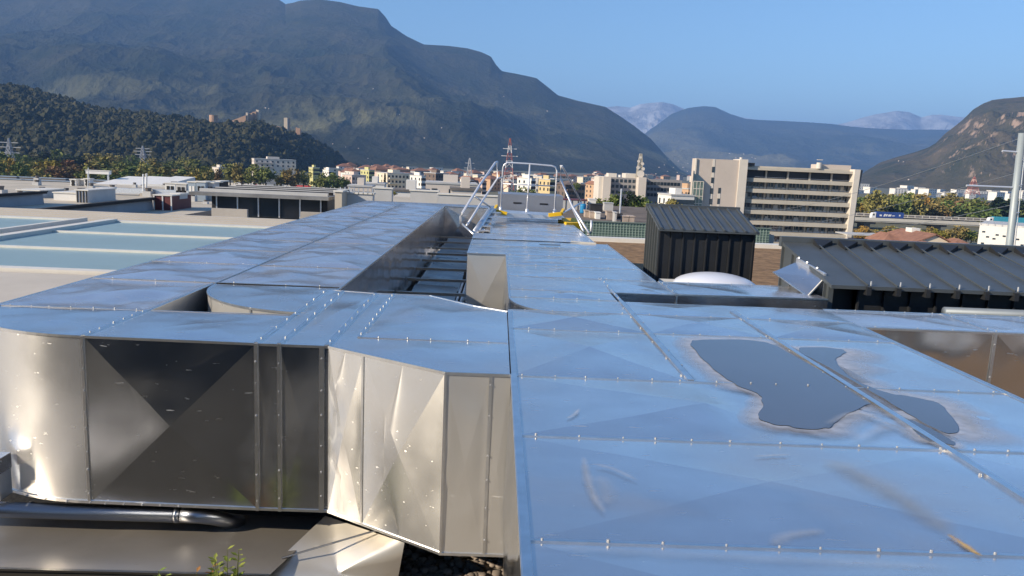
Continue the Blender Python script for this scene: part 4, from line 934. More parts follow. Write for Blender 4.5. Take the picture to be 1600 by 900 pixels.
for (p0, p1, pt, pb, lb) in ((110, 119, 281, 291, 'white two fan condenser, left one of the pair on the far roof'), (132, 140, 280, 291, 'white two fan condenser, right one of the pair on the far roof')):
    t, a, b, z0, z1 = roofbox('condenser', p0, p1, pt, pb, 118, 1.2, WHITEBOX, lb, 'air conditioner')
    for k in (.28, .72):
        o = link(bpy.data.objects.new('fan', FANME)); o.parent = t; o.location = (0, -.62, (z1 - z0) * k); o.scale = (.8, 1, .8)
t, a, b, z0, z1 = roofbox('roof_box', 122, 131, 281, 290, 119, 1.5, GREYBOX, 'grey box between the two white condensers', 'roof box')
t, a, b, z0, z1 = roofbox('billboard_frame', 134, 170, 267, 272, 150, 1, WHITEBOX, 'white horizontal panel standing above the factory roofs before the rusty trees', 'panel')
for x in (a + .3, b - .3): MB().box(x - .12, x + .12, 150.2, 150.5, NZ - 4, z0).build('post', GALV, t)
for k, (p0, p1, lb) in enumerate(((148, 186, 'first pale sloping shed roof from the left on the far factory'), (183, 228, 'second pale sloping shed roof from the left on the far factory'), (226, 268, 'third pale sloping shed roof from the left on the far factory'))):
    a, b = aty(p0, 287, 145), aty(p1, 289, 145); t = thing('shed_roof', lb, 'roof', ((a.x + b.x) / 2, 148, a.z), group='pale sloping shed roofs')
    MB().add([(a.x, 145, a.z), (b.x - 1, 145, b.z), (b.x + .5, 155, b.z + 1.3), (a.x + 1.5, 155, a.z + 1.3), (a.x, 145, a.z - .4), (b.x - 1, 145, b.z - .4), (b.x + .5, 155, b.z - .4), (a.x + 1.5, 155, a.z - .4)], [(0, 1, 2, 3), (4, 7, 6, 5), (0, 4, 5, 1), (1, 5, 6, 2), (2, 6, 7, 3), (3, 7, 4, 0)]).build('roof_sheet', WHITEBOX, t)
t = thing('factory_building', 'second long factory with grey roof edge behind the beige roof', 'building', (-160, 160, G))
MB().box(-260, -64, 133, 190, G, -7.0).build('wall', CONC, t); MB().box(-260, -64, 132.5, 133.2, -7.0, -5.9).build('roof_edge', mat('grey roof edge', (0.17, 0.16, 0.15), .8, 0, .2, .2), t); MB().box(-259, -65, 133.4, 189, -7, -6.9).build('roof', mat('mixed grey roof', (0.36, 0.34, 0.31), .9, 0, col2=(0.20, 0.19, 0.17), scale=.1), t)
for k, (p0, p1, pt, pb, Y, m, lb) in enumerate(((258, 274, 287, 296, 105, WHITEBOX, 'white air handler with dark openings, left of the blue roof cabinets'), (275, 291, 288, 300, 100, GREYBOX, 'grey air handler beside the white one'), (294, 306, 285, 303, 96, BLUEBOX, 'pale blue roof cabinet, left one of the pair'), (307, 321, 285, 303, 95, BLUEBOX, 'pale blue roof cabinet standing next to the dark one'), (322, 334, 286, 302, 96, GREYBOX, 'pale grey cabinet with cross frame on the far roof'), (334, 344, 284, 304, 98, BLACK, 'black tall roof cabinet at the end of the row'))):
    t, a, b, z0, z1 = roofbox('roof_cabinet', p0, p1, pt, pb, Y, 3, m, lb, 'roof cabinet', NZ)
    if m is not BLACK:
        for q in (.3, .7): MB().box(a + (b - a) * (q - .14), a + (b - a) * (q + .14), Y - .05, Y, z0 + (z1 - z0) * .35, z0 + (z1 - z0) * .8).build('vent_panel', BLACK if k != 2 else WHITEBOX, t)
for px, yt, yb_, lb in ((137, 262, 312, 'thin tall aerial mast rising from the factory roof'), (223, 272, 290, 'left one of two thin flue pipes on the far roof'), (228, 271, 290, 'right one of two thin flue pipes on the far roof')):
    a, b = aty(px, yb_, 100), aty(px + 1, yt, 100); t = thing('mast', lb, 'mast', (a.x, 100, NZ)); MB().tube([(a.x, 100, NZ), (b.x, 100, b.z)], .12 if px > 200 else .05, 8).build('pole', GALV, t); MB().box(a.x - .3, a.x + .3, 99.7, 100.3, NZ, NZ + .4).build('foot', CONC, t)

# roof clutter on the factory roofs
rv = thing('roof_vent', 'small grey roof vent on the beige factory roof', 'roof vent', (0, 0, NZ), 0, 'small vents on the factory roof')
MB().box(-.45, .45, -.45, .45, 0, .7).build('vent_base', GREYBOX, rv, False, False); MB().tube([(0, 0, .7), (0, 0, 1.0), (0, 0, 1.15)], .3, 10, .38).build('cowl', CONC_D, rv, False, False)
r = random.Random(31)
for k in range(22):
    p = rv if k == 0 else copy_tree(rv); Yv = r.uniform(86, 126); px = r.uniform(5, 330); p.location = ((px - 775) / F * Yv, Yv, NZ + .05); q = r.uniform(.5, 1.25); p.scale = (q, q, q * r.uniform(.6, 1.1))
lv = thing('roof_light_strip', 'low pale roof light strip on the grey far factory roof', 'roof light', (0, 0, -6.9), 0, 'low roof light strips on the far factory')
MB().box(-5, 5, -.8, .8, 0, .5).build('curb', CONC_D, lv, False, False); MB().box(-5.1, 5.1, -.9, .9, .5, .62).build('glazing', BLUEBOX, lv, False, False)
for k in range(16):
    p = lv if k == 0 else copy_tree(lv); Yv = 138 + 12 * (k // 4); px = 10 + 82 * (k % 4) + r.uniform(-12, 12); p.location = ((px - 775) / F * Yv, Yv, -6.9)
for k, (x, y, L) in enumerate(((-70, 92, 16), (-40, 100, 22), (-92, 108, 26))):
    t = thing('roof_duct', ('short grey roof duct lying on the near part of the beige roof', 'long grey roof duct lying behind the grey panelled stair box', 'long grey roof duct lying on the far left of the beige roof')[k], 'duct', (x, y, NZ + .05))
    MB().box(x - L / 2, x + L / 2, y, y + .7, NZ + .3, NZ + .95).build('duct_run', GALV, t)
    for q in range(int(L / 4)): MB().box(x - L / 2 + 1 + 4 * q, x - L / 2 + 1.2 + 4 * q, y - .05, y + .75, NZ + .05, NZ + .3).build('support', CONC_D, t)

# low dark roofed hall with verandah glass, left of the long duct's far end
t = thing('hall_building', 'low dark glazed hall with a thin flat roof left of the duct end', 'building', (-18, 62, G))
MB().box(-22.8, -13.6, 62, 73, G, -4.0).build('wall', CONC, t); MB().box(-22.4, -14, 61.9, 62.0, -3.9, -2.3).build('window', WINDOWM, t)
MB().box(-22.8, -13.6, 62.01, 73, -4, -2.32).build('upper_wall', ANTH_D, t); MB().box(-24, -13.2, 60.5, 74, -2.3, -2.05).build('roof', mat('grey flat roof', (0.2, 0.2, 0.2), .8, 0, .3, .6), t)
for k in range(6): MB().box(-22.4 + 1.65 * k, -22.3 + 1.65 * k, 61.8, 61.9, -3.9, -2.3).build('mullion', GALV, t)
for k in range(7): MB().box(-23.6, -13.5, 61.6 + 1.7 * k, 62.0 + 1.7 * k, -2.05, -1.8).build('roof_bar', BLACK if k % 2 else GREYBOX, t)
t = thing('terrace', 'pale roof terrace with a thin railing before the glazed hall', 'terrace', (-18, 55, G))
MB().box(-25, -7.5, 46.2, 61.8, NZ, -4.2).build('floor_slab', CONC, t)
for k in range(9): MB().box(-24.6 + 2 * k, -24.52 + 2 * k, 50, 50.08, -4.2, -3.1).build('post', GALV, t)
MB().box(-24.8, -8, 50, 50.08, -3.14, -3.06).build('hand_rail', GALV, t)
for x in (-21.0, -14.5): MB().box(x, x + 2.6, 57, 57.3, -4.2, -3.0).build('pale_panel', CONC, t)
t, a, b, z0, z1 = roofbox('chimney_block', 523, 534, 300, 330, 60, 2, mat('tan plaster', (0.55, 0.48, 0.38), .9), 'tall plastered chimney block right of the glazed hall', 'chimney', NZ)  # warm tan plaster
t, a, b, z0, z1 = roofbox('parapet_wall', 532, 582, 303, 315, 62, 1, GREYBOX, 'grey parapet wall with railing posts by the duct end', 'wall', -7)
for k in range(8): MB().box(a + (b - a) * k / 7 - .03, a + (b - a) * k / 7 + .03, 61.9, 62, z1, z1 + .5).build('rail_post', GALV, t)
t, a, b, z0, z1 = roofbox('parapet_wall', 584, 612, 295, 306, 75, 1, GREYBOX, 'pale grey parapet panel, left of the gap above the duct end', 'wall', -9)
t, a, b, z0, z1 = roofbox('parapet_wall', 641, 684, 299, 309, 72, 1, GREYBOX, 'pale grey parapet panel, right of the gap above the duct end', 'wall', -9)
t, a, b, z0, z1 = roofbox('parapet_wall', 684, 782, 306, 318, 70, 1, GREYBOX, 'long low grey parapet behind the hand rails', 'wall', -9)

# ------------------------------------------------------------------ green fenced yard roof behind the brown planting
t = thing('yard_building', 'low building with a dusty roof yard behind the green fence', 'building', (13, 75, G))
MB().box(5.0, 22, 60.4, 96, G, -3.55).build('wall', CONC, t); MB().box(5.2, 21.8, 60.6, 95.8, -3.55, -3.5).build('roof', mat('dusty yard roof', (0.20, 0.16, 0.13), .95, 0, col2=(0.10, 0.08, 0.065), scale=.5), t)
MB().box(4.8, 22.1, 60.0, 60.35, -4.75, -4.35).build('fascia', ANTH_D, t)
t = thing('mesh_fence', 'green mesh fence along the edge of the yard roof', 'fence', (14, 60, -4.3))
gm = mat('green mesh panel', (0.11, 0.17, 0.14), .5, 0, .1, 1)
MB().box(4.9, 21.5, 60.10, 60.13, -4.34, -3.06).build('mesh_panel', gm, t)
b_ = MB()
for k in range(69): b_.box(4.9 + .24 * k, 4.94 + .24 * k, 60.06, 60.10, -4.34, -3.06)
for k in range(7): b_.box(4.9, 21.5, 60.05, 60.09, -4.3 + .2 * k, -4.27 + .2 * k)
b_.build('mesh_wire', mat('pale green wire', (0.32, 0.40, 0.34), .5), t)
MB().box(4.8, 21.6, 60.0, 60.2, -3.06, -2.98).build('top_rail', mat('fence rail', (0.16, 0.2, 0.17), .6), t)
def yard(nm, px0, px1, pt, pb, Y, dep, m, lb, cat, lid=None):
    a, b = aty(px0, pb, Y), aty(px1, pb, Y); tp = aty((px0 + px1) / 2, pt, Y).z
    t = thing(nm, lb, cat, ((a.x + b.x) / 2, Y, -3.5)); MB().box(a.x, b.x, Y, Y + dep, -3.5, tp).build('body', m, t)
    MB().box(a.x - .05, b.x + .05, Y - .05, Y + dep + .05, tp, tp + .08).build('lid', lid or m, t); return t, a, b, tp
t, a, b, tp = yard('yard_shed', 878, 916, 313, 334, 84, 3, GREYBOX, 'grey panelled shed with a pale red roof on the yard roof', 'shed', REDBOX)
for k in range(4): MB().box(a.x + (b.x - a.x) * (k + .5) / 4, a.x + (b.x - a.x) * (k + .5) / 4 + .06, 83.95, 84, -3.5, tp).build('joint', BLACK, t)
ab, bb = aty(906, 334, 78), aty(915, 334, 78)
t = thing('barrel', 'bright blue barrel beside the grey yard shed', 'barrel', ((ab.x + bb.x) / 2, 78, -3.5)); BL = mat('blue plastic', (0.02, 0.22, 0.45), .45)
MB().tube([(0, 0, 0), (0, 0, .15), (0, 0, .75), (0, 0, .9)], .3, 16).build('body', BL, t, True, False); MB().tube([(0, 0, .9), (0, 0, .96)], .26, 14).build('lid', BL, t, False, False)
DARKJ = mat('dark tarp', (0.03, 0.03, 0.035), .7, 0, .3, 1); TAN = mat('tan block', (0.42, 0.34, 0.28), .85, 0, .2, 1)
for k, (p0, p1, pt, pb, Y, m, lb, cat) in enumerate((
    (920, 931, 312, 320, 86, WHITEBOX, 'white cube box behind the dark tarp on the yard roof', 'box'), (922, 941, 320, 330, 80, DARKJ, 'black tarp covered stack on the yard roof', 'stack'),
    (944, 958, 318, 326, 84, GREYBOX, 'grey stack of boards right of the black tarp', 'stack'), (914, 920, 330, 338, 72, TAN, 'pale tan block left in the row of yard blocks', 'block'),
    (922, 929, 332, 339, 71, TAN, 'second pale tan block from the left in the yard', 'block'), (931, 938, 333, 339, 70, WHITEBOX, 'white crate between tan blocks in the yard', 'crate'),
    (948, 957, 331, 340, 70, TAN, 'tan block left of the yard lamp post', 'block'), (973, 982, 339, 347, 64, TAN, 'tan block at the right end of the yard, left one', 'block'),
    (983, 991, 339, 347, 64, TAN, 'tan block at the right end of the yard, right one', 'block'), (960, 963, 333, 346, 64, GREYBOX, 'short grey post standing by the yard fence', 'post'))):
    yard('yard_' + cat, p0, p1, pt, pb, Y, 1.2, m, lb, cat)
a, b = aty(968, 340, 72), aty(971, 295, 72); t = thing('lamp_post', 'white lamp post on the yard roof before the trees', 'lamp post', (a.x, 72, -3.5))
MB().tube([(a.x, 72, -3.5), (b.x, 72, b.z)], .09, 8).build('pole', GALV, t); MB().box(a.x - .25, a.x + .25, 71.75, 72.25, -3.5, -3).build('base', DARKJ, t)

# ------------------------------------------------------------------ big office building
YO = 245.0
def W(px): return aty(px, 285, YO).x
def Zo(px, py): return aty(px, py, YO).z
BEIGE = mat('beige precast concrete', (0.54, 0.465, 0.40), .85, 0, .05, .15); PALE = mat('pale precast edge', (0.66, 0.60, 0.52), .8, 0, .05, .2); SLAB = mat('balcony concrete', (0.50, 0.45, 0.37), .85, 0, .08, .2)
t = thing('office_building', 'large beige office block with long balcony bands and a windowless stair tower', 'building', (W(1215), YO, G))
xa, xb, xc, xe = W(1084), W(1153), W(1166), W(1338)
ztop = Zo(1125, 249); zmain = Zo(1250, 262)
tw = MB().box(xa, xb - .3, YO - .8, YO + 4, G, ztop).build('stair_tower', BEIGE, t)
MB().box(xb - .35, xc - .4, YO - 1.3, YO + 6, G, ztop + .3).build('tower_fin', PALE, t); MB().box(xa - .25, xa + .15, YO - 1.3, YO - .7, Zo(1087, 276), ztop).build('tower_fin', PALE, t)
MB().box(W(1110), W(1113.5), YO - .9, YO - .75, G, ztop).build('stair_slot', PALE, t)
for k in range(9):
    z = ztop - 3.0 - 3.35 * k; MB().box(W(1109.6), W(1113.8), YO - .92, YO - .86, z - 1.2, z + .6).build('window', WINDOWM, t)
    if k >= 2: MB().box(W(1122), W(1126), YO - .88, YO - .78, z - 1.0, z + .8).build('window', WINDOWM, t); MB().box(W(1122), W(1126), YO - .87, YO - .79, z - 2.6, z - 1.0).build('window_panel', PALE, t)
gz = Zo(1090, 283)
MB().box(xa - .6, xa + 2.6, YO - 2.2, YO - .8, G, gz).build('glass_stair', mat('green stair glass', (0.12, 0.17, 0.15), .15, 0, .4, .5), t)
for k in range(10): MB().box(xa - .65, xa + 2.65, YO - 2.3, YO - 2.2, gz - .15 - 2.3 * k, gz + .05 - 2.3 * k).build('glazing_bar', PALE, t)
for k in range(4): MB().box(xa - .65 + 1.05 * k, xa - .5 + 1.05 * k, YO - 2.29, YO - 2.21, G, gz).build('glazing_bar', PALE, t)
MB().add([(xa - .6, YO - 2.2, gz), (xa + 2.6, YO - 2.2, gz), (xa + 2.6, YO - .8, gz), (xa - .6, YO - .8, gz), (xa - .6, YO - .9, gz + 3.2), (xa - .2, YO - .9, gz + 3.2)], [(0, 1, 5, 4), (1, 2, 5), (0, 4, 3)]).build('glass_slope', WINBLUE, t)
MB().box(xc - .4, xe, YO + 3.2, YO + 14, G, zmain - 1.2).build('core', ANTH_D, t)
MB().box(xc - .4, xe + 2.4, YO + 3.0, YO + 14, zmain - 1.0, zmain).build('roof', SLAB, t)
MB().box(xc - .4, xe, YO + .6, YO + 3.2, zmain - 1.3, zmain - .5).build('roof_beam', SLAB, t)
FH = 3.38; zf0 = Zo(1250, 281)
r = random.Random(11)
for k in range(8):
    z = zf0 - FH * k
    V = [(xc + 2.2, YO + 0, z), (xe - .6, YO + 0, z), (xe - .6, YO + 3.1, z), (xc - .3, YO + 3.1, z)]
    MB().add([(a, b, c - 1.25) for a, b, c in V] + [(a, b, c) for a, b, c in V], [(0, 3, 2, 1), (4, 5, 6, 7), (0, 1, 5, 4), (1, 2, 6, 5), (2, 3, 7, 6), (3, 0, 4, 7)]).build('balcony_band', SLAB, t)
    if k: 
        n = 14; 
        for i in range(n):
            x0 = xc + .6 + (xe - xc - 2.2) * i / n; x1 = x0 + (xe - xc - 2.2) / n
            wo = MB().box(x0 + .06, x1 - .06, YO + 3.02, YO + 3.15, z + .05, z + FH - 1.3).build('window', WINDOWM if r.random() < .5 else WINBLUE, t)
            fb = MB()
            for q in (0.0, .5, .97): fb.box(x0 + .06 + (x1 - x0 - .2) * q, x0 + .16 + (x1 - x0 - .2) * q, YO + 2.96, YO + 3.02, z + .05, z + FH - 1.3)
            fb.box(x0 + .06, x1 - .06, YO + 2.96, YO + 3.02, z + .05, z + .75); fb.build('frame', SLAB if r.random() < .6 else GREYBOX, wo)
            if r.random() < .4: MB().box(x0 + .4, x0 + .4 + r.random() * 1.6, YO + 2.95, YO + 3.0, z + .4, z + .8 + r.random() * 1.3).build('blind', r.choice([GREYBOX, PALE, BLUEBOX]), t)
    MB().tube([(xc + 2.6, YO + .2, z + .35), (xe - 1, YO + .2, z + .35)], .045, 6).build('balcony_rail', GALV, t)
    for i in range(4):
        x = xc + 7 + (xe - xc - 14) * i / 3; MB().box(x - .25, x + .25, YO + 2.4, YO + 2.9, z, z + FH - .9).build('pillar', SLAB, t)
MB().add([(xe - 1.5, YO - .6, G), (xe, YO - .6, G), (xe + .2, YO + 3, G), (xe - 1.5, YO + 3, G), (xe - 1.5 + .4, YO - .6, zmain + .2), (xe + .7, YO - .6, zmain + .2), (xe + .7, YO + 3, zmain + .2), (xe - 1.1, YO + 3, zmain + .2)], [(0, 1, 5, 4), (1, 2, 6, 5), (2, 3, 7, 6), (3, 0, 4, 7), (4, 5, 6, 7)]).build('end_fin', PALE, t)
zz = zmain - 1
MB().add([(xe + .25, YO + .4, G), (xe + 2.2, YO + 3.2, G), (xe + 2.2, YO + 12, G), (xe + .25, YO + 12, G), (xe + .75, YO + .4, zz - 7), (xe + 2.4, YO + 3.2, zz - 9), (xe + 2.4, YO + 12, zz - 9), (xe + .75, YO + 12, zz - 7), (xe + .75, YO + .4, zz + 1.2), (xe + 3.2, YO + 3.2, zz + 1.0), (xe + 3.2, YO + 12, zz + 1), (xe + .75, YO + 12, zz + 1.2)],
         [(0, 1, 5, 4), (4, 5, 9, 8), (1, 2, 6, 5), (5, 6, 10, 9), (8, 9, 10, 11), (2, 3, 7, 6), (6, 7, 11, 10)]).build('end_wall', CONC_D, t)
MB().box(W(1288), W(1336), YO + 4, YO + 12, zmain, Zo(1300, 257)).build('roof_house', BEIGE, t)
MB().box(W(1168), W(1180), YO + 2, YO + 10, zmain, Zo(1170, 254)).build('roof_house', ANTH_D, t)
MB().tube([(W(1283), YO + 3, zmain), (W(1283), YO + 3, Zo(1283, 254))], .8, 12).build('roof_tank', PALE, t); MB().box(W(1279), W(1288), YO + 2.8, YO + 3.2, Zo(1283, 250), Zo(1283, 249)).build('roof_antenna', PALE, t)
dm = MB().tube([(W(1156), YO + 1, ztop + .3), (W(1156), YO + 1, ztop + .9)], .45, 10).build('roof_dome', PALE, t)

# ------------------------------------------------------------------ the pale office block with the antenna tower
YM = 270.0
def mb(px, py): return aty(px, py, YM)
GREYW = mat('shaded office front', (0.30, 0.285, 0.28), .85, 0, .06, .1); LTW = mat('pale office wall', (0.62, 0.55, 0.48), .85, 0, .05, .1)  # the front's grey is shade put into the wall colour
t = thing('office_building', 'beige office block with shade-grey fronts carrying a lattice antenna tower', 'building', (mb(1000, 300).x, YM, G))
def seg(p0, p1, pt, y0, y1, m, nm): MB().box(mb(p0, 300).x, mb(p1, 300).x, YM + y0, YM + y1, G, mb((p0 + p1) / 2, pt).z).build(nm, m, t)
seg(935, 941, 276, 0, 14, PALE, 'wall'); seg(941, 953, 276, -1, 14, LTW, 'stair_tower'); seg(956, 998, 278, 4, 16, GREYW, 'wall'); seg(953, 966, 271, 6, 12, PALE, 'roof_house'); seg(980, 1024, 272, 5.5, 14, PALE, 'roof_house'); seg(996, 1008, 277, -1, 14, LTW, 'stair_tower'); seg(1010, 1068, 281, 3, 16, GREYW, 'wall')
for row in range(3):
    for k in range(16):
        p0, p1 = (957, 997) if k < 6 else (1013, 1066); i = k if k < 6 else k - 6; n = 6 if k < 6 else 10
        px = p0 + (p1 - p0) * (i + .5) / n; q = mb(px, 286 + 9 * row - (2 if k < 6 else 0) + (px - 1000) * .04); yy_ = YM + (4 if k < 6 else 3)
        MB().box(q.x - .5, q.x + .5, yy_ - .06, yy_, q.z - .55, q.z + .55).build('window', WINDOWM, t)
def lattice(t, base, h, w0, w1, n, m1, m2, r_, arms=(), sub='lattice_tower'):
    b = Vector(base)
    for k in range(n):
        f0, f1 = k / n, (k + 1) / n; a0 = w0 + (w1 - w0) * f0; a1 = w0 + (w1 - w0) * f1; mb_ = MB()
        c0 = [b + Vector((sx * a0, sy * a0, h * f0)) for sx, sy in ((-1, -1), (1, -1), (1, 1), (-1, 1))]; c1 = [b + Vector((sx * a1, sy * a1, h * f1)) for sx, sy in ((-1, -1), (1, -1), (1, 1), (-1, 1))]
        for i in range(4):
            j = (i + 1) % 4; mb_.bar(c0[i], c1[i], r_, r_); mb_.bar(c0[i], c1[j], r_ * .7, r_ * .7); mb_.bar(c0[j], c1[i], r_ * .7, r_ * .7); mb_.bar(c1[i], c1[j], r_ * .7, r_ * .7)
        mb_.build('tower_section', m1 if k % 2 == 0 else m2, t)
    for f, L in arms: MB().bar(b + Vector((-L, 0, h * f)), b + Vector((L, 0, h * f)), r_ * 1.3, r_ * 1.3).build('cross_arm', m2, t)
q = mb(1002, 278); t2 = thing('antenna_tower', 'lattice antenna tower with dishes on the pale office block', 'antenna', (q.x, YM + 4, q.z)); ant = mat('antenna steel', (0.50, 0.46, 0.38), .6, .3)
lattice(t2, (q.x, YM + 4, q.z), mb(1003, 240).z - q.z, 1.1, .35, 6, ant, ant, .22)
for px, py, s in ((1003, 272, 1.3), (999, 262, .6), (1007, 264, .6), (1000, 252, .5), (1006, 256, .55), (1003, 246, .4)):
    p = mb(px, py); MB().tube([(p.x, YM + 2.3, p.z), (p.x, YM + 2.6, p.z)], s, 12).build('dish', PALE, t2)

# ------------------------------------------------------------------ pylons
RED = mat('red pylon paint', (0.30, 0.10, 0.09), .6); WHP = mat('white pylon paint', (0.62, 0.60, 0.60), .6); GST = mat('grey lattice steel', (0.36, 0.37, 0.40), .6, .3)
def pylon(px, yt, yb_, Y, w0, m1, m2, r_, arms, label):
    b = aty(px, yb_, Y); h = aty(px, yt, Y).z - b.z; t = thing('lattice_pylon', label, 'pylon', (b.x, Y, b.z)); lattice(t, b, h, w0, .35, 7, m1, m2, r_, arms)
pylon(794, 216, 297, 560, 4.2, RED, WHP, .34, ((.66, 6), (.80, 5)), 'tall red and white lattice pylon behind the step-over')
pylon(733, 247, 286, 700, 3.2, GST, GST, .5, ((.6, 5), (.8, 4)), 'grey lattice pylon above the town left of the step-over')
pylon(17, 216, 272, 620, 4, GST, GST, .4, ((.6, 8), (.75, 9), (.88, 7)), 'grey lattice pylon at the far left before the wooded hill')
pylon(224, 228, 262, 800, 4, GST, GST, .45, ((.6, 8), (.75, 9), (.88, 7)), 'faint grey lattice pylon before the middle of the wooded hill')
pylon(1519, 276, 304, 700, 4.5, RED, mat('pale red pylon paint', (0.60, 0.36, 0.32), .6), .32, (), 'red and pale lattice mast in the white town at the right')
# pole with arms at the right edge
YP = 40.0
b, tp = aty(1576, 395, YP), aty(1597, 208, YP)
t = thing('steel_mast', 'thick pale steel mast with white cross arms at the right edge', 'mast', (b.x, YP, G)); POLE = mat('pale mast paint', (0.33, 0.37, 0.38), .5, .2, .06, 1)
MB().tube([(b.x, YP, G), (b.x, YP, b.z), (tp.x, YP, tp.z)], .21, 18, .165).build('pole', POLE, t, True)
for (x0, y0, x1, y1) in ((1510, 290, 1582, 293), (1566, 236, 1592, 238)):
    MB().tube([aty(x0, y0, YP), aty(x1, y1, YP)], .055, 8).build('cross_arm', WHITEMETAL, t)
for py in (250, 290, 333): 
    q = aty(1597 - (py - 208) * .11, py, YP - .3); MB().tube([q + Vector((.14, 0, 0)), q + Vector((.32, 0, .05))], .03, 6).build('bracket', GALV, t)
MB().tube([aty(1604, 215, YP - .2), aty(1585, 390, YP - .2)], .03, 6).build('conduit', GALV, t)
def wire(a, b, sag, lb, r_=.03):
    r_ *= .55
    t = thing('overhead_wire', lb, 'wire', tuple(a)); pts = [a.lerp(b, i / 16) - Vector((0, 0, sag * 4 * (i / 16) * (1 - i / 16))) for i in range(17)]; MB().tube(pts, r_, 5).build('cable', GALV, t)
wire(aty(1600, 214, YP), aty(1150, 325, 190), 2.0, 'upper overhead wire crossing before the rocky mountain', .035)
wire(aty(1590, 270, YP), aty(1150, 352, 190), 1.6, 'middle overhead wire crossing before the tree tops', .03)
wire(aty(1582, 320, YP), aty(1150, 381, 190), 1.2, 'lower overhead wire crossing before the viaduct', .03)

# ------------------------------------------------------------------ viaduct, trucks, houses at the right
YV = 400.0
va, vb = aty(1250, 338, YV), aty(1760, 359, YV); zv = aty(1440, 346, YV).z
t = thing('viaduct', 'pale concrete motorway viaduct on dark piers at the right', 'viaduct', (va.x, YV, G)); VC = mat('viaduct concrete', (0.58, 0.54, 0.47), .85, 0, .1, .1)
MB().box(va.x, vb.x + 60, YV, YV + 14, zv - 1.3, zv).build('deck', VC, t); MB().box(va.x, vb.x + 60, YV - .3, YV, zv - .7, zv + .9).build('parapet', VC, t)
MB().box(va.x, vb.x + 60, YV + 13, YV + 13.3, zv + .9, zv + 2.5).build('noise_barrier', VC, t)
for k in range(42): MB().box(va.x + 4 * k, va.x + 4 * k + 3.4, YV + 12.9, YV + 13, zv + 1.3, zv + 2.2).build('barrier_panel', CONC_D, t)
for px in (1358, 1470, 1590): 
    x = aty(px, 360, YV).x; MB().prism([(x - 1.6, YV + 3), (x + 1.6, YV + 3), (x + 1.6, YV + 11), (x - 1.6, YV + 11)], G, zv - 1.3).build('pier', CONC_D, t); MB().box(x - 4, x + 4, YV + 2, YV + 12, zv - 2.6, zv - 1.3).build('pier_head', CONC_D, t)
tyre = MB().tube([(0, -.16, 0), (0, .16, 0)], .5, 12).build('wheel', BLACK); TYRE = tyre.data; bpy.data.objects.remove(tyre)
def truck(x, y, z, L, m, cabm, label, left=True, marks=None):
    t = thing('truck', label, 'truck', (x, y, z)); s = -1 if left else 1
    f = lambda a, b: (min(s * a, s * b), max(s * a, s * b))
    MB().box(*f(-L / 2, L / 2 - 2.6), -1.25, 1.25, 1.05, 4.0).build('trailer', m, t, False, False)
    MB().add([(s * (L / 2 - 2.2), -1.2, .7), (s * L / 2, -1.2, .7), (s * L / 2, 1.2, .7), (s * (L / 2 - 2.2), 1.2, .7), (s * (L / 2 - 2.2), -1.2, 3.7), (s * (L / 2 - .5), -1.2, 3.4), (s * (L / 2 - .5), 1.2, 3.4), (s * (L / 2 - 2.2), 1.2, 3.7), (s * L / 2, -1.2, 2.0), (s * L / 2, 1.2, 2.0)],
             [(0, 3, 2, 1), (0, 1, 8, 5, 4), (3, 7, 6, 9, 2), (1, 2, 9, 8), (8, 9, 6, 5), (4, 5, 6, 7), (0, 4, 7, 3)]).build('cab', cabm, t, False, False)
    MB().box(*f(L / 2 - 1.5, L / 2 - .55), -1.23, -1.2, 2.0, 2.9).build('window', WINDOWM, t, False, False)
    MB().box(*f(-L / 2, L / 2 - 1), -.9, .9, .7, 1.05).build('chassis', BLACK, t, False, False)
    for q in (L / 2 - 1.3, L / 2 - 4.2, -L / 2 + 1.5, -L / 2 + 2.8, -L / 2 + 4.1):
        o = link(bpy.data.objects.new('wheel', TYRE)); o.parent = t; o.location = (s * q, -1.0, .5)
    if marks:
        for a, b, c, d, k in marks: MB().add([(a, -1.262, c), (b, -1.262, c), (b + k, -1.262, d), (a + k, -1.262, d)], [(0, 1, 2, 3)]).build('trailer_marking', WHITEBOX, t, False, False)
TB = mat('deep blue tarpaulin', (0.03, 0.07, 0.26), .5, 0, .15, .8); TT = mat('turquoise tarpaulin', (0.05, 0.32, 0.42), .5, 0, .1, .8); TW = mat('white trailer', (0.72, 0.70, 0.68), .5); TR = mat('red trailer', (0.55, 0.06, 0.05), .5, 0, .1, .8); TG = mat('grey trailer', (0.30, 0.32, 0.34), .5); CW = mat('white cab paint', (0.75, 0.74, 0.72), .35); CR = mat('red cab paint', (0.5, 0.04, 0.04), .35); CG = mat('green cab paint', (0.05, 0.16, 0.10), .4)
x = aty(1385, 340, YV + 3).x; truck(x, YV + 3, zv, 17, TB, CW, 'articulated truck with a deep blue trailer and white markings on the right viaduct', True, ((-2.4, -1.5, 1.7, 3.0, .5), (-1.2, -.4, 1.8, 2.9, .4), (0, 1.6, 1.8, 2.8, .4), (2.2, 3.6, 2.0, 2.4, .2), (-4.4, -3.2, 1.8, 2.6, 0), (5.9, 6.7, 2.1, 2.9, 0)))
x = aty(1572, 348, YV + 3).x; truck(x, YV + 3, zv, 20, TT, CW, 'articulated truck with a turquoise trailer behind the steel mast', True)
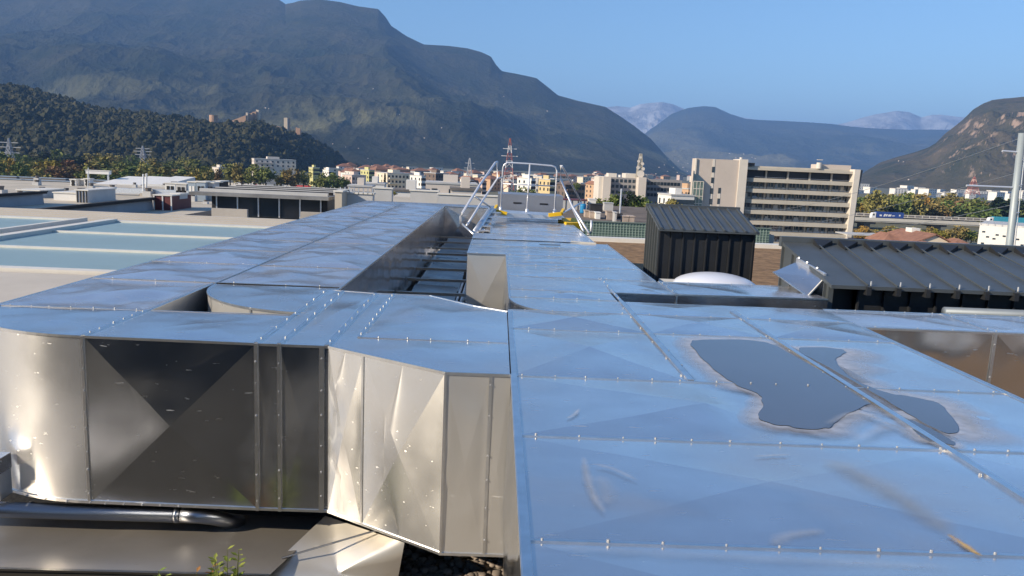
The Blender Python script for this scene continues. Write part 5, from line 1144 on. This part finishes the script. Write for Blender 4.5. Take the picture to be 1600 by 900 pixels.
# left motorway
YL = 560.0
zl_ = aty(430, 297, YL).z
t = thing('viaduct', 'low pale motorway causeway with concrete barriers on the left', 'viaduct', (-160, YL, G)); x0, x1 = aty(330, 290, YL).x, aty(640, 300, YL).x
MB().box(x0, x1, YL, YL + 16, G, zl_).build('deck', VC, t); MB().box(x0, x1, YL - .4, YL, zl_ - 1.5, zl_ + 1.0).build('parapet', VC, t); MB().box(x0, x1, YL + 16, YL + 16.4, zl_, zl_ + 3.4).build('noise_barrier', VC, t)
for px, L, m, cm, lb in ((384, 17, TW, CR, 'truck with a white trailer and red cab on the left motorway'), (432, 16, TG, CW, 'truck with a grey trailer and white cab on the left motorway'), (473, 17, TR, CG, 'truck with a red trailer and dark green cab on the left motorway')):
    x = aty(px, 290, YL + 4).x; truck(x, YL + 4, zl_, L, m, cm, lb, False)

TILE = mat('terracotta roof tile', (0.27, 0.135, 0.09), .9, 0, .25, .7); YELW = mat('yellow plaster', (0.58, 0.45, 0.24), .9, 0, .06, .3); CREAM = mat('cream plaster', (0.70, 0.61, 0.47), .9, 0, .05, .3); ORW = mat('orange plaster', (0.52, 0.34, 0.21), .9, 0, .06, .3); LIME = mat('lime yellow plaster', (0.52, 0.49, 0.22), .9, 0, .06, .3); WHW = mat('white plaster', (0.74, 0.71, 0.66), .9, 0, .05, .2); PINKW = mat('pinkish plaster', (0.60, 0.46, 0.40), .9, 0, .06, .2); DKB = mat('deep brown block', (0.16, 0.12, 0.10), .9, 0, .2, .3); GRW = mat('mid grey plaster', (0.36, 0.35, 0.35), .9, 0, .08, .3)  # the brown block material is simply dark brown
YH = 185.0
def hp(px, py, d=0): return aty(px, py, YH + d)
t = thing('gabled_house', 'cream gabled house with terracotta roof below the viaduct', 'house', (hp(1450, 380).x, YH, G))
a, pk, e = hp(1429, 386), hp(1462, 368), hp(1489, 382); dp = 16
MB().add([(a.x, YH, G), (e.x, YH, G), (e.x, YH, e.z), (pk.x, YH, pk.z), (a.x, YH, e.z), (a.x, YH + dp, G), (e.x, YH + dp, G), (e.x, YH + dp, e.z), (pk.x, YH + dp, pk.z), (a.x, YH + dp, e.z)], [(0, 1, 2, 3, 4), (9, 8, 7, 6, 5), (0, 4, 9, 5), (1, 6, 7, 2)]).build('wall', CREAM, t)
for s_, q in ((-1, a), (1, e)):
    MB().bar(((q.x + pk.x) / 2 + s_ * .3, YH - .5, (e.z + pk.z) / 2 + .15), ((q.x + pk.x) / 2 + s_ * .3, YH + dp + .5, (e.z + pk.z) / 2 + .15), (Vector((q.x - pk.x, 0, e.z - pk.z))).length + .9, .25, (s_ * (pk.z - e.z), 0, abs(q.x - pk.x))).build('roof', TILE, t)
MB().box(hp(1456, 360).x, hp(1470, 360).x, YH + 9, YH + 12, pk.z - 1, pk.z + 1.0).build('chimney', WHW, t)
MB().box(hp(1430, 390).x, hp(1453, 390).x, YH - .12, YH, G, hp(1440, 383).z).build('yellow_panel', YELW, t)
for k in range(6): q = hp(1433 + 4.2 * k, 380 + .2 * k); MB().box(q.x - .2, q.x + .2, YH - .1, YH, q.z - .25, q.z + .25).build('window', WINDOWM, t)
def hip(t, x0, x1, y0, y1, z, h, m, o=.5, nm='roof'):
    x0 -= o; x1 += o; y0 -= o; y1 += o; dx, dy = x1 - x0, y1 - y0; k = min(dx, dy) / 2
    rp = [((x0 + k), (y0 + y1) / 2), ((x1 - k), (y0 + y1) / 2)] if dx >= dy else [((x0 + x1) / 2, y0 + k), ((x0 + x1) / 2, y1 - k)]
    V = [(x0, y0, z), (x1, y0, z), (x1, y1, z), (x0, y1, z)] + [(p[0], p[1], z + h) for p in rp]
    Fq = [(0, 1, 5, 4), (1, 2, 5), (2, 3, 4, 5), (3, 0, 4)] if dx >= dy else [(0, 1, 4), (1, 2, 5, 4), (2, 3, 5), (3, 0, 4, 5)]
    return MB().add(V + [(a, b, c - .25) for a, b, c in V[:4]], Fq + [(0, 6, 7, 1), (1, 7, 8, 2), (2, 8, 9, 3), (3, 9, 6, 0), (9, 8, 7, 6)]).build(nm, m, t)
for (p0, p1, py, pt, d, lb) in ((1382, 1408, 377, 366, 6, 'low hipped terracotta house left of the gabled one'), (1404, 1436, 372, 358, 14, 'wide terracotta hipped house with white window fronts behind the gabled one'), (1488, 1530, 387, 378, -4, 'low brown tiled house right of the gabled one'), (1436, 1482, 392, 383, -9, 'terracotta hipped roof in front of the cream gable')):
    q0, q1 = hp(p0, py, d), hp(p1, py, d); t = thing('tiled_house', lb, 'house', ((q0.x + q1.x) / 2, YH + d, G)); MB().box(q0.x, q1.x, YH + d, YH + d + 9, G, q0.z).build('wall', WHW, t)
    hip(t, q0.x, q1.x, YH + d, YH + d + 9, q0.z, aty(0, pt, YH).z * 0 + 2.0, TILE)
    for k in range(3): x = q0.x + (q1.x - q0.x) * (k + .5) / 3; MB().box(x - .4, x + .4, YH + d - .08, YH + d, q0.z - 2.2, q0.z - .8).build('window', WINDOWM, t)
YW = 140.0
q0, q1, q2 = aty(1531, 352, YW), aty(1680, 360, YW), aty(1531, 395, YW)
RW = radians(-37); t = thing('white_building', 'plain white building with tiny scattered windows behind the steel mast', 'building', (q0.x, YW, G), RW); hw = q0.z - G
MB().box(0, 26, 0, 16, 0, hw).build('wall', WHW, t, False, False); MB().box(-.2, 26, .8, 15, hw, hw + .35).build('roof', GREYBOX, t, False, False)
nw = Vector((sin(RW), -cos(RW), 0)); aw = Vector((cos(RW), sin(RW), 0)); p0w = Vector((q0.x, YW, 0))
for px, py in ((1537, 362), (1543, 370), (1558, 367), (1553, 373), (1569, 369), (1535, 380), (1549, 383), (1566, 388), (1556, 392), (1590, 374), (1588, 393), (1597, 383), (1612, 372), (1618, 388)):
    d = Vector(ray(px, py)); o_ = Vector((0, 0, H)); k = (p0w - o_).dot(nw) / d.dot(nw); q = o_ + d * k; lx = (q - p0w).dot(aw)
    MB().box(lx - .24, lx + .24, -.06, 0.01, q.z - G - .14, q.z - G + .14).build('window', WINDOWM, t, False, False)
for k in range(16): MB().tube([(1.1 * k, .4, hw), (1.1 * k, .4, hw + .9)], .035, 5).build('rail_post', GALV, t, False, False)
MB().tube([(0, .4, hw + .9), (17, .4, hw + .9)], .035, 5).build('roof_rail', GALV, t, False, False)
q0, q1 = aty(1336, 384, 215), aty(1358, 376, 215); t = thing('kiosk', 'pink faced kiosk with a flat canopy right of the balcony office block', 'kiosk', (q0.x + 2, 215, G)); MB().box(q0.x, q1.x, 215, 220, G, aty(1346, 374, 215).z).build('wall', mat('pink panel', (0.62, 0.36, 0.34), .8), t); z = aty(1346, 366, 215).z; MB().box(q0.x - 3, q1.x + 9, 214, 222, z - .3, z).build('canopy', GREYBOX, t); MB().box(q1.x + 2, q1.x + 8, 216, 220, G, z - .3).build('dark_shopfront', BLACK, t)

# ------------------------------------------------------------------ castle on the hill
CST = mat('castle stone', (0.42, 0.27, 0.18), .95, 0, .2, .08); CSP = mat('pale sunlit castle stone', (0.60, 0.50, 0.38), .95, 0, .1, .08)  # the paler stone puts sunlight into the lit castle faces
def yc(px): return float(np.interp(px, [330, 360, 385, 412, 450, 475], [1375, 1395, 1432, 1465, 1520, 1560]))
def cp_(px, py): return aty(px, py, yc(px) - 14)
t = thing('castle', 'reddish ruined castle with a round tower along the hill crest', 'castle', tuple(cp_(370, 195)))
a, b = cp_(334, 200), cp_(334, 180); MB().tube([(a.x, a.y, a.z - 24), (a.x, a.y, b.z)], 7.5, 16, 7).build('round_tower', CST, t)
def cwall(p0, p1, t0, t1, pb, m, dep=10, nm='wall'):
    A, B = cp_(p0, t0), aty(p1, t1, yc(p0) - 14); z = cp_(p0, pb).z - 26
    MB().add([(A.x, A.y, z), (B.x, B.y, z), (B.x, B.y, B.z), (A.x, A.y, A.z), (A.x, A.y + dep, z), (B.x, B.y + dep, z), (B.x, B.y + dep, B.z), (A.x, A.y + dep, A.z)], [(0, 1, 2, 3), (7, 6, 5, 4), (0, 3, 7, 4), (1, 5, 6, 2), (3, 2, 6, 7), (0, 4, 5, 1)]).build(nm, m, t)
cwall(358, 384, 190, 180, 192, CST); cwall(384, 387, 176, 176, 192, CSP, 14); cwall(387, 394, 179, 176, 190, CST); cwall(394, 400, 175, 174, 186, CST); cwall(400, 404, 171, 172, 184, CSP)
t = thing('castle', 'pale square castle tower alone on the right shoulder of the hill', 'castle', tuple(cp_(447, 200)))
cwall(443.5, 449, 184, 184, 200, CSP, 9, 'tower'); cwall(449, 451.5, 184.3, 184.3, 200, CST, 9, 'tower_side'); cwall(432, 444, 197, 199, 200, CST); cwall(462, 469, 199, 201, 206, CST, 8)  # darker stone puts shade into the tower's right side

# ------------------------------------------------------------------ town
def bldg(px0, px1, pyt, Y, dep, rot, wm, label, roof='flat', rm=None, st=4, cols=4, group=None, name='apartment_block', win=True):
    rr = radians(rot); span = (px1 - px0) / F * Y; wid = max(3.0, (span - dep * abs(sin(rr))) / cos(rr)); c = aty((px0 + px1) / 2, pyt, Y); h = c.z - G
    if roof != 'flat': h -= 1.6
    t = thing(name, label, 'building', (c.x, Y + dep / 2, G), rr, group)
    MB().box(-wid / 2, wid / 2, -dep / 2, dep / 2, 0, h).build('wall', wm, t, False, False)
    if roof == 'flat':
        MB().box(-wid / 2 - .2, wid / 2 + .2, -dep / 2 - .2, dep / 2 + .2, h, h + .4).build('roof', rm or GREYBOX, t, False, False)
        MB().box(-wid / 6, wid / 8, -dep / 5, dep / 4, h + .4, h + 2.2).build('roof_house', wm, t, False, False)
    else:
        o = hip(t, -wid / 2, wid / 2, -dep / 2, dep / 2, h, 2.0, rm or TILE); o.matrix_parent_inverse = Matrix()
        MB().box(wid * .15, wid * .15 + .9, -.5, .5, h + .6, h + 2.6).build('chimney', WHW, t, False, False)
    if win:
        for s_ in range(st):
            z = h - 1.9 - s_ * 3.1
            if z < 1: break
            for k in range(cols):
                x = -wid / 2 + wid * (k + .5) / cols; MB().box(x - .65, x + .65, -dep / 2 - .08, -dep / 2 + .02, z - .75, z + .75).build('window', WINDOWM, t, False, False)
            for k in range(3):
                y = -dep / 2 + dep * (k + .5) / 3
                for sx in ((-1,) if rot >= 0 else (1,)): MB().box(sx * wid / 2 - .08, sx * wid / 2 + .08, y - .6, y + .6, z - .75, z + .75).build('window', WINDOWM, t, False, False)
        if wid > 12:
            for s_ in range(min(st, 3)): MB().box(-wid / 2 + 1, -wid / 2 + wid * .45, -dep / 2 - 1.2, -dep / 2, h - 3.3 - s_ * 3.1, h - 2.5 - s_ * 3.1).build('balcony', wm, t, False, False)
    return t
bldg(535, 562, 264, 640, 14, 35, WHW, 'white hip roofed block at the foot of the wooded hill', 'hip', TILE)
bldg(560, 584, 266, 560, 12, 40, LIME, 'lime yellow block left of the cypress', 'flat')
bldg(584, 643, 271, 480, 18, 30, CREAM, 'wide cream block with balconies behind the dark cypress', 'flat', cols=7)
bldg(640, 662, 275, 470, 12, 42, WHW, 'white block with stepped balconies right of the cypress', 'flat')
bldg(660, 700, 271, 520, 16, 35, DKB, 'dark brown block left of the hand rails', 'flat', cols=5)
bldg(530, 570, 274, 470, 14, 35, PINKW, 'pinkish low block under the lime yellow one', 'flat')
bldg(608, 640, 262, 760, 14, 35, ORW, 'orange block with terracotta roof behind the cream block', 'hip', TILE)
bldg(690, 716, 269, 700, 14, 35, ORW, 'orange block left of the small grey pylon', 'hip', TILE)
bldg(718, 740, 276, 560, 14, 35, WHW, 'white house with terracotta roof left of the hand rails', 'hip', TILE)
bldg(738, 760, 280, 560, 12, 38, PINKW, 'pink house seen through the left hand rail', 'hip', TILE)
bldg(812, 834, 279, 430, 12, 40, WHW, 'white block seen through the guard rail', 'flat')
bldg(832, 848, 284, 450, 10, 20, GRW, 'grey block between white and yellow blocks behind the guard rail', 'flat')
bldg(845, 866, 281, 400, 11, 30, YELW, 'yellow block behind the right part of the guard rail', 'flat')
bldg(868, 915, 284, 430, 16, 20, DKB, 'dark brown roofed block right of the guard rail', 'hip', DKB, cols=6)
bldg(918, 938, 284, 520, 12, 30, ORW, 'orange block left of the antenna office block', 'hip', TILE)
bldg(1068, 1087, 296, 300, 12, 10, ORW, 'orange block between the two office blocks', 'flat')
bldg(1040, 1086, 306, 240, 12, 8, WHW, 'low white block before the orange block between the offices', 'flat', st=2, cols=6)
bldg(384, 458, 249, 640, 24, 22, LTW, 'large pale flat roofed block above the left motorway trees', 'flat', st=2, cols=8)
bldg(324, 352, 262, 600, 14, 40, LTW, 'small pale block with a dark doorway left of the motorway trees', 'flat', st=2)
bldg(478, 498, 262, 640, 12, 30, LIME, 'pale lime block at the right end of the motorway trees', 'flat', st=2)
bldg(500, 520, 266, 600, 12, 35, WHW, 'small white block under the foot of the hill', 'flat', st=3)
for p0, p1, pt, Y, d, m, lb in ((660, 745, 288, 190, 14, LTW, 'long white industrial hall left of the hand rails'), (610, 668, 300, 150, 10, WHW, 'white low hall with dark roof above the duct end'), (700, 752, 298, 130, 8, LTW, 'pale low hall with a thin dark canopy before the hand rails'), (540, 580, 292, 200, 10, LTW, 'pale low hall left of the cypress'), (566, 600, 288, 230, 10, WHW, 'white rounded low hall in front of the cream block')):
    t = bldg(p0, p1, pt, Y, d, 4, m, lb, 'flat', CONC_D if 'dark' in lb else GREYBOX, st=1, cols=3, name='industrial_hall')
# far part of the town: small houses that nothing tells apart
proto = []
for i, (wm, rm) in enumerate(((WHW, TILE), (CREAM, GREYBOX), (ORW, TILE), (PINKW, DKB), (WHW, GREYBOX), (GRW, TILE))):
    p = thing('town_house', 'small distant house among many in the far part of the town', 'house', (0, 0, 0), 0, 'far town houses'); proto.append(p)
    MB().box(-7, 7, -5.5, 5.5, 0, 10).build('wall', wm, p, False, False)
    if rm is TILE: hip(p, -7, 7, -5.5, 5.5, 10, 2.6, rm)
    else: MB().box(-7.3, 7.3, -5.8, 5.8, 10, 10.6).build('roof', rm, p, False, False)
    for s_ in range(3):
        for k in range(3): MB().box(-5.2 + 4.2 * k, -3.6 + 4.2 * k, -5.58, -5.45, 1.6 + 3 * s_, 3.1 + 3 * s_).build('window', WINDOWM, p, False, False)
first = set()
r = random.Random(21)
def far_house(x, y, z, s=1.0):
    i = r.randrange(6)
    p = proto[i] if i not in first else copy_tree(proto[i])
    first.add(i); p.location = (x, y, z); p.rotation_euler = (0, 0, radians(35 + r.uniform(-12, 12))); p.scale = (s * r.uniform(.8, 1.6), s * r.uniform(.8, 1.2), s * r.uniform(.75, 1.5)); return p
for k in range(110):
    Y = r.uniform(700, 1300); px = r.uniform(525, 935); far_house((px - 780) / F * Y, Y, G)
for k in range(26):
    Y = r.uniform(1400, 2200); px = r.uniform(900, 1090); far_house((px - 780) / F * Y, Y, G)
# white town at the right
pw = thing('white_block', 'white block in the bright town at the foot of the rocky mountain', 'building', (0, 0, 0), 0, 'white blocks of the right hand town')
MB().box(-9, 9, -6, 6, 0, 15).build('wall', WHW, pw, False, False); MB().box(-9.3, 9.3, -6.3, 6.3, 15, 15.5).build('roof', PALE, pw, False, False)
for s_ in range(4):
    for k in range(4): MB().box(-7.4 + 4 * k, -5.9 + 4 * k, -6.08, -5.95, 2 + 3.2 * s_, 3.6 + 3.2 * s_).build('window', WINDOWM, pw, False, False)
for k in range(46):
    p = pw if k == 0 else copy_tree(pw); px = 1330 + (1640 - 1330) * r.random(); Y = r.uniform(1050, 1500); s = r.uniform(.6, 1.3)
    p.location = ((px - 775) / F * Y, Y, G + 4); p.rotation_euler = (0, 0, radians(r.uniform(0, 40))); p.scale = (s, s, r.uniform(.3, .95))

# hamlets on the far slopes
ph = thing('hamlet_house', 'tiny white house on a far mountain slope', 'house', (0, 0, 0), 0, 'tiny slope houses')
MB().box(-8, 8, -6, 6, -4, 8).build('wall', LTW, ph, False, False); hip(ph, -8, 8, -6, 6, 8, 3, TILE)
bpy.context.view_layer.update()
dg = bpy.context.evaluated_depsgraph_get()
def drop(px, py):
    d = Vector(ray(px, py)).normalized(); hit, loc, n, i, ob, m = C.ray_cast(dg, Vector((0, 0, H)) + d * 1000, d)
    return loc if hit and ob.name.startswith('mountain') else None
k = 0
for px, py in [(583, 139), (624, 179), (690, 200), (575, 248), (663, 216), (787, 151), (855, 174), (1140, 240), (1162, 241), (1175, 246), (1180, 248), (1150, 247), (1045, 250), (1060, 252), (1075, 256), (1038, 258), (1052, 262), (1068, 262), (1030, 262), (1043, 268), (1058, 270), (1074, 268), (1086, 270), (1025, 272), (1036, 275), (1050, 277), (1064, 276), (1080, 278), (420, 170), (415, 169), (520, 225), (540, 230), (560, 232), (1420, 281), (1404, 252), (1412, 253)]:
    q = drop(px, py)
    if q is None: continue
    p = ph if k == 0 else copy_tree(ph); k += 1; s = max(.35, min(1.1, q.length / 7000)) * r.uniform(.7, 1.2); p.location = q; s *= .6; p.scale = (s, s, s); p.rotation_euler = (0, 0, r.uniform(0, 3))

# ------------------------------------------------------------------ trees
def band(lst, grp, lb):
    for px, pb, pt, wpx, Y, kind, leaf in lst: tree_px(px, pb, pt, wpx, Y, kind, leaf, 'pine_tree' if leaf == 'pine' else 'broadleaf_tree', lb[leaf], grp)
LB1 = {'green': 'green tree in the row before the wooded hill', 'olive': 'olive coloured autumn tree in the row before the wooded hill', 'gold': 'yellow autumn tree in the row before the wooded hill', 'rust': 'rusty brown autumn tree in the row before the wooded hill', 'pine': 'dark conifer in the row before the wooded hill'}
r = random.Random(9); L = []
for k in range(64):
    px = -30 + 360 * (k + r.random()) / 64; Y = r.uniform(420, 560); base = hor(px) + 26.2 / Y * F
    lf = 'rust' if 75 < px < 135 and r.random() < .7 else r.choice(['green', 'olive', 'olive', 'green', 'rust' if r.random() < .25 else 'olive', 'gold' if r.random() < .3 else 'green'])
    L.append((px, base, base - r.uniform(26, 44), r.uniform(24, 40), Y, 'round' if r.random() < .75 else 'tall', lf))
for k in range(26):
    px = -20 + 360 * (k + r.random()) / 26; Y = r.uniform(640, 760); base = hor(px) + 26.2 / Y * F
    L.append((px, base, base - r.uniform(24, 36), r.uniform(20, 30), Y, r.choice(['round', 'tall']), r.choice(['green', 'olive', 'pine'])))
band(L, 'trees before the wooded hill', LB1)
LB2 = {k: v.replace('in the row before the wooded hill', 'beside the left motorway') for k, v in LB1.items()}
L = [(360, 288, 251, 30, 500, 'round', 'olive'), (378, 288, 252, 34, 490, 'round', 'olive'), (398, 289, 255, 36, 485, 'round', 'green'), (415, 289, 257, 34, 480, 'round', 'green'), (440, 290, 262, 30, 500, 'round', 'olive'), (456, 291, 262, 30, 495, 'round', 'olive'), (474, 291, 263, 28, 500, 'round', 'olive'), (500, 293, 268, 32, 470, 'round', 'green'), (520, 294, 269, 30, 470, 'round', 'green'), (534, 295, 273, 22, 470, 'round', 'green'), (345, 288, 262, 24, 510, 'round', 'rust')]
L = [(a, b + 8, c, d, Y, k, l) for a, b, c, d, Y, k, l in L]
band(L, 'trees beside the left motorway', LB2)
tree_px(601, 306, 270, 7, 300, 'pine', 'pine', 'cypress_tree', 'tall dark cypress in front of the cream block')
LB3 = {k: v.replace('in the row before the wooded hill', 'behind the yard roof') for k, v in LB1.items()}
band([(935, 345, 306, 34, 150, 'round', 'green'), (955, 345, 301, 38, 150, 'round', 'green'), (978, 345, 298, 44, 150, 'round', 'pine'), (1000, 345, 303, 36, 150, 'round', 'green'), (1020, 350, 314, 40, 140, 'round', 'olive'), (1048, 345, 309, 30, 180, 'round', 'olive'), (990, 352, 318, 50, 120, 'round', 'green'), (960, 350, 322, 30, 115, 'round', 'green'), (820, 318, 292, 34, 160, 'round', 'green'), (800, 318, 298, 24, 170, 'round', 'green'), (838, 316, 300, 22, 170, 'round', 'olive'), (670, 312, 299, 16, 120, 'round', 'olive'), (688, 312, 300, 18, 118, 'round', 'olive'), (616, 306, 298, 14, 140, 'round', 'olive'), (900, 300, 285, 14, 420, 'round', 'green'), (1075, 315, 302, 14, 260, 'round', 'gold')], 'trees behind the yard roof', LB3)
LB4 = {k: v.replace('in the row before the wooded hill', 'behind the right viaduct') for k, v in LB1.items()}
r = random.Random(14); L = []
for k in range(40):
    px = 1335 + 290 * (k + r.random()) / 40; Y = r.uniform(460, 560); base = hor(px) + 26.2 / Y * F; f = (px - 1335) / 290
    lf = r.choice(['olive', 'gold', 'green', 'olive']) if f < .5 else r.choice(['rust', 'olive', 'green', 'rust']) if f < .68 else r.choice(['pine', 'green', 'pine', 'olive'])
    top = 300 + 8 * f + r.uniform(0, 16) - (8 if .1 < f < .5 else 0); L.append((px, base, top, r.uniform(34, 54), Y, 'round' if lf != 'pine' or r.random() < .4 else 'pine', lf))
band(L, 'trees behind the right viaduct', LB4)
LB5 = {k: v.replace('in the row before the wooded hill', 'standing in front of the right viaduct') for k, v in LB1.items()}
L = []
for k in range(16):
    px = 1340 + 200 * (k + r.random()) / 16; L.append((px, 382, 350 + r.uniform(0, 8), r.uniform(22, 34), 330, 'round', r.choice(['olive', 'green', 'olive', 'gold'])))
band(L, 'trees before the right viaduct', LB5)
band([(1404, 392, 380, 16, 170, 'round', 'green')], None, {'green': 'small green shrub beside the white window fronts'})
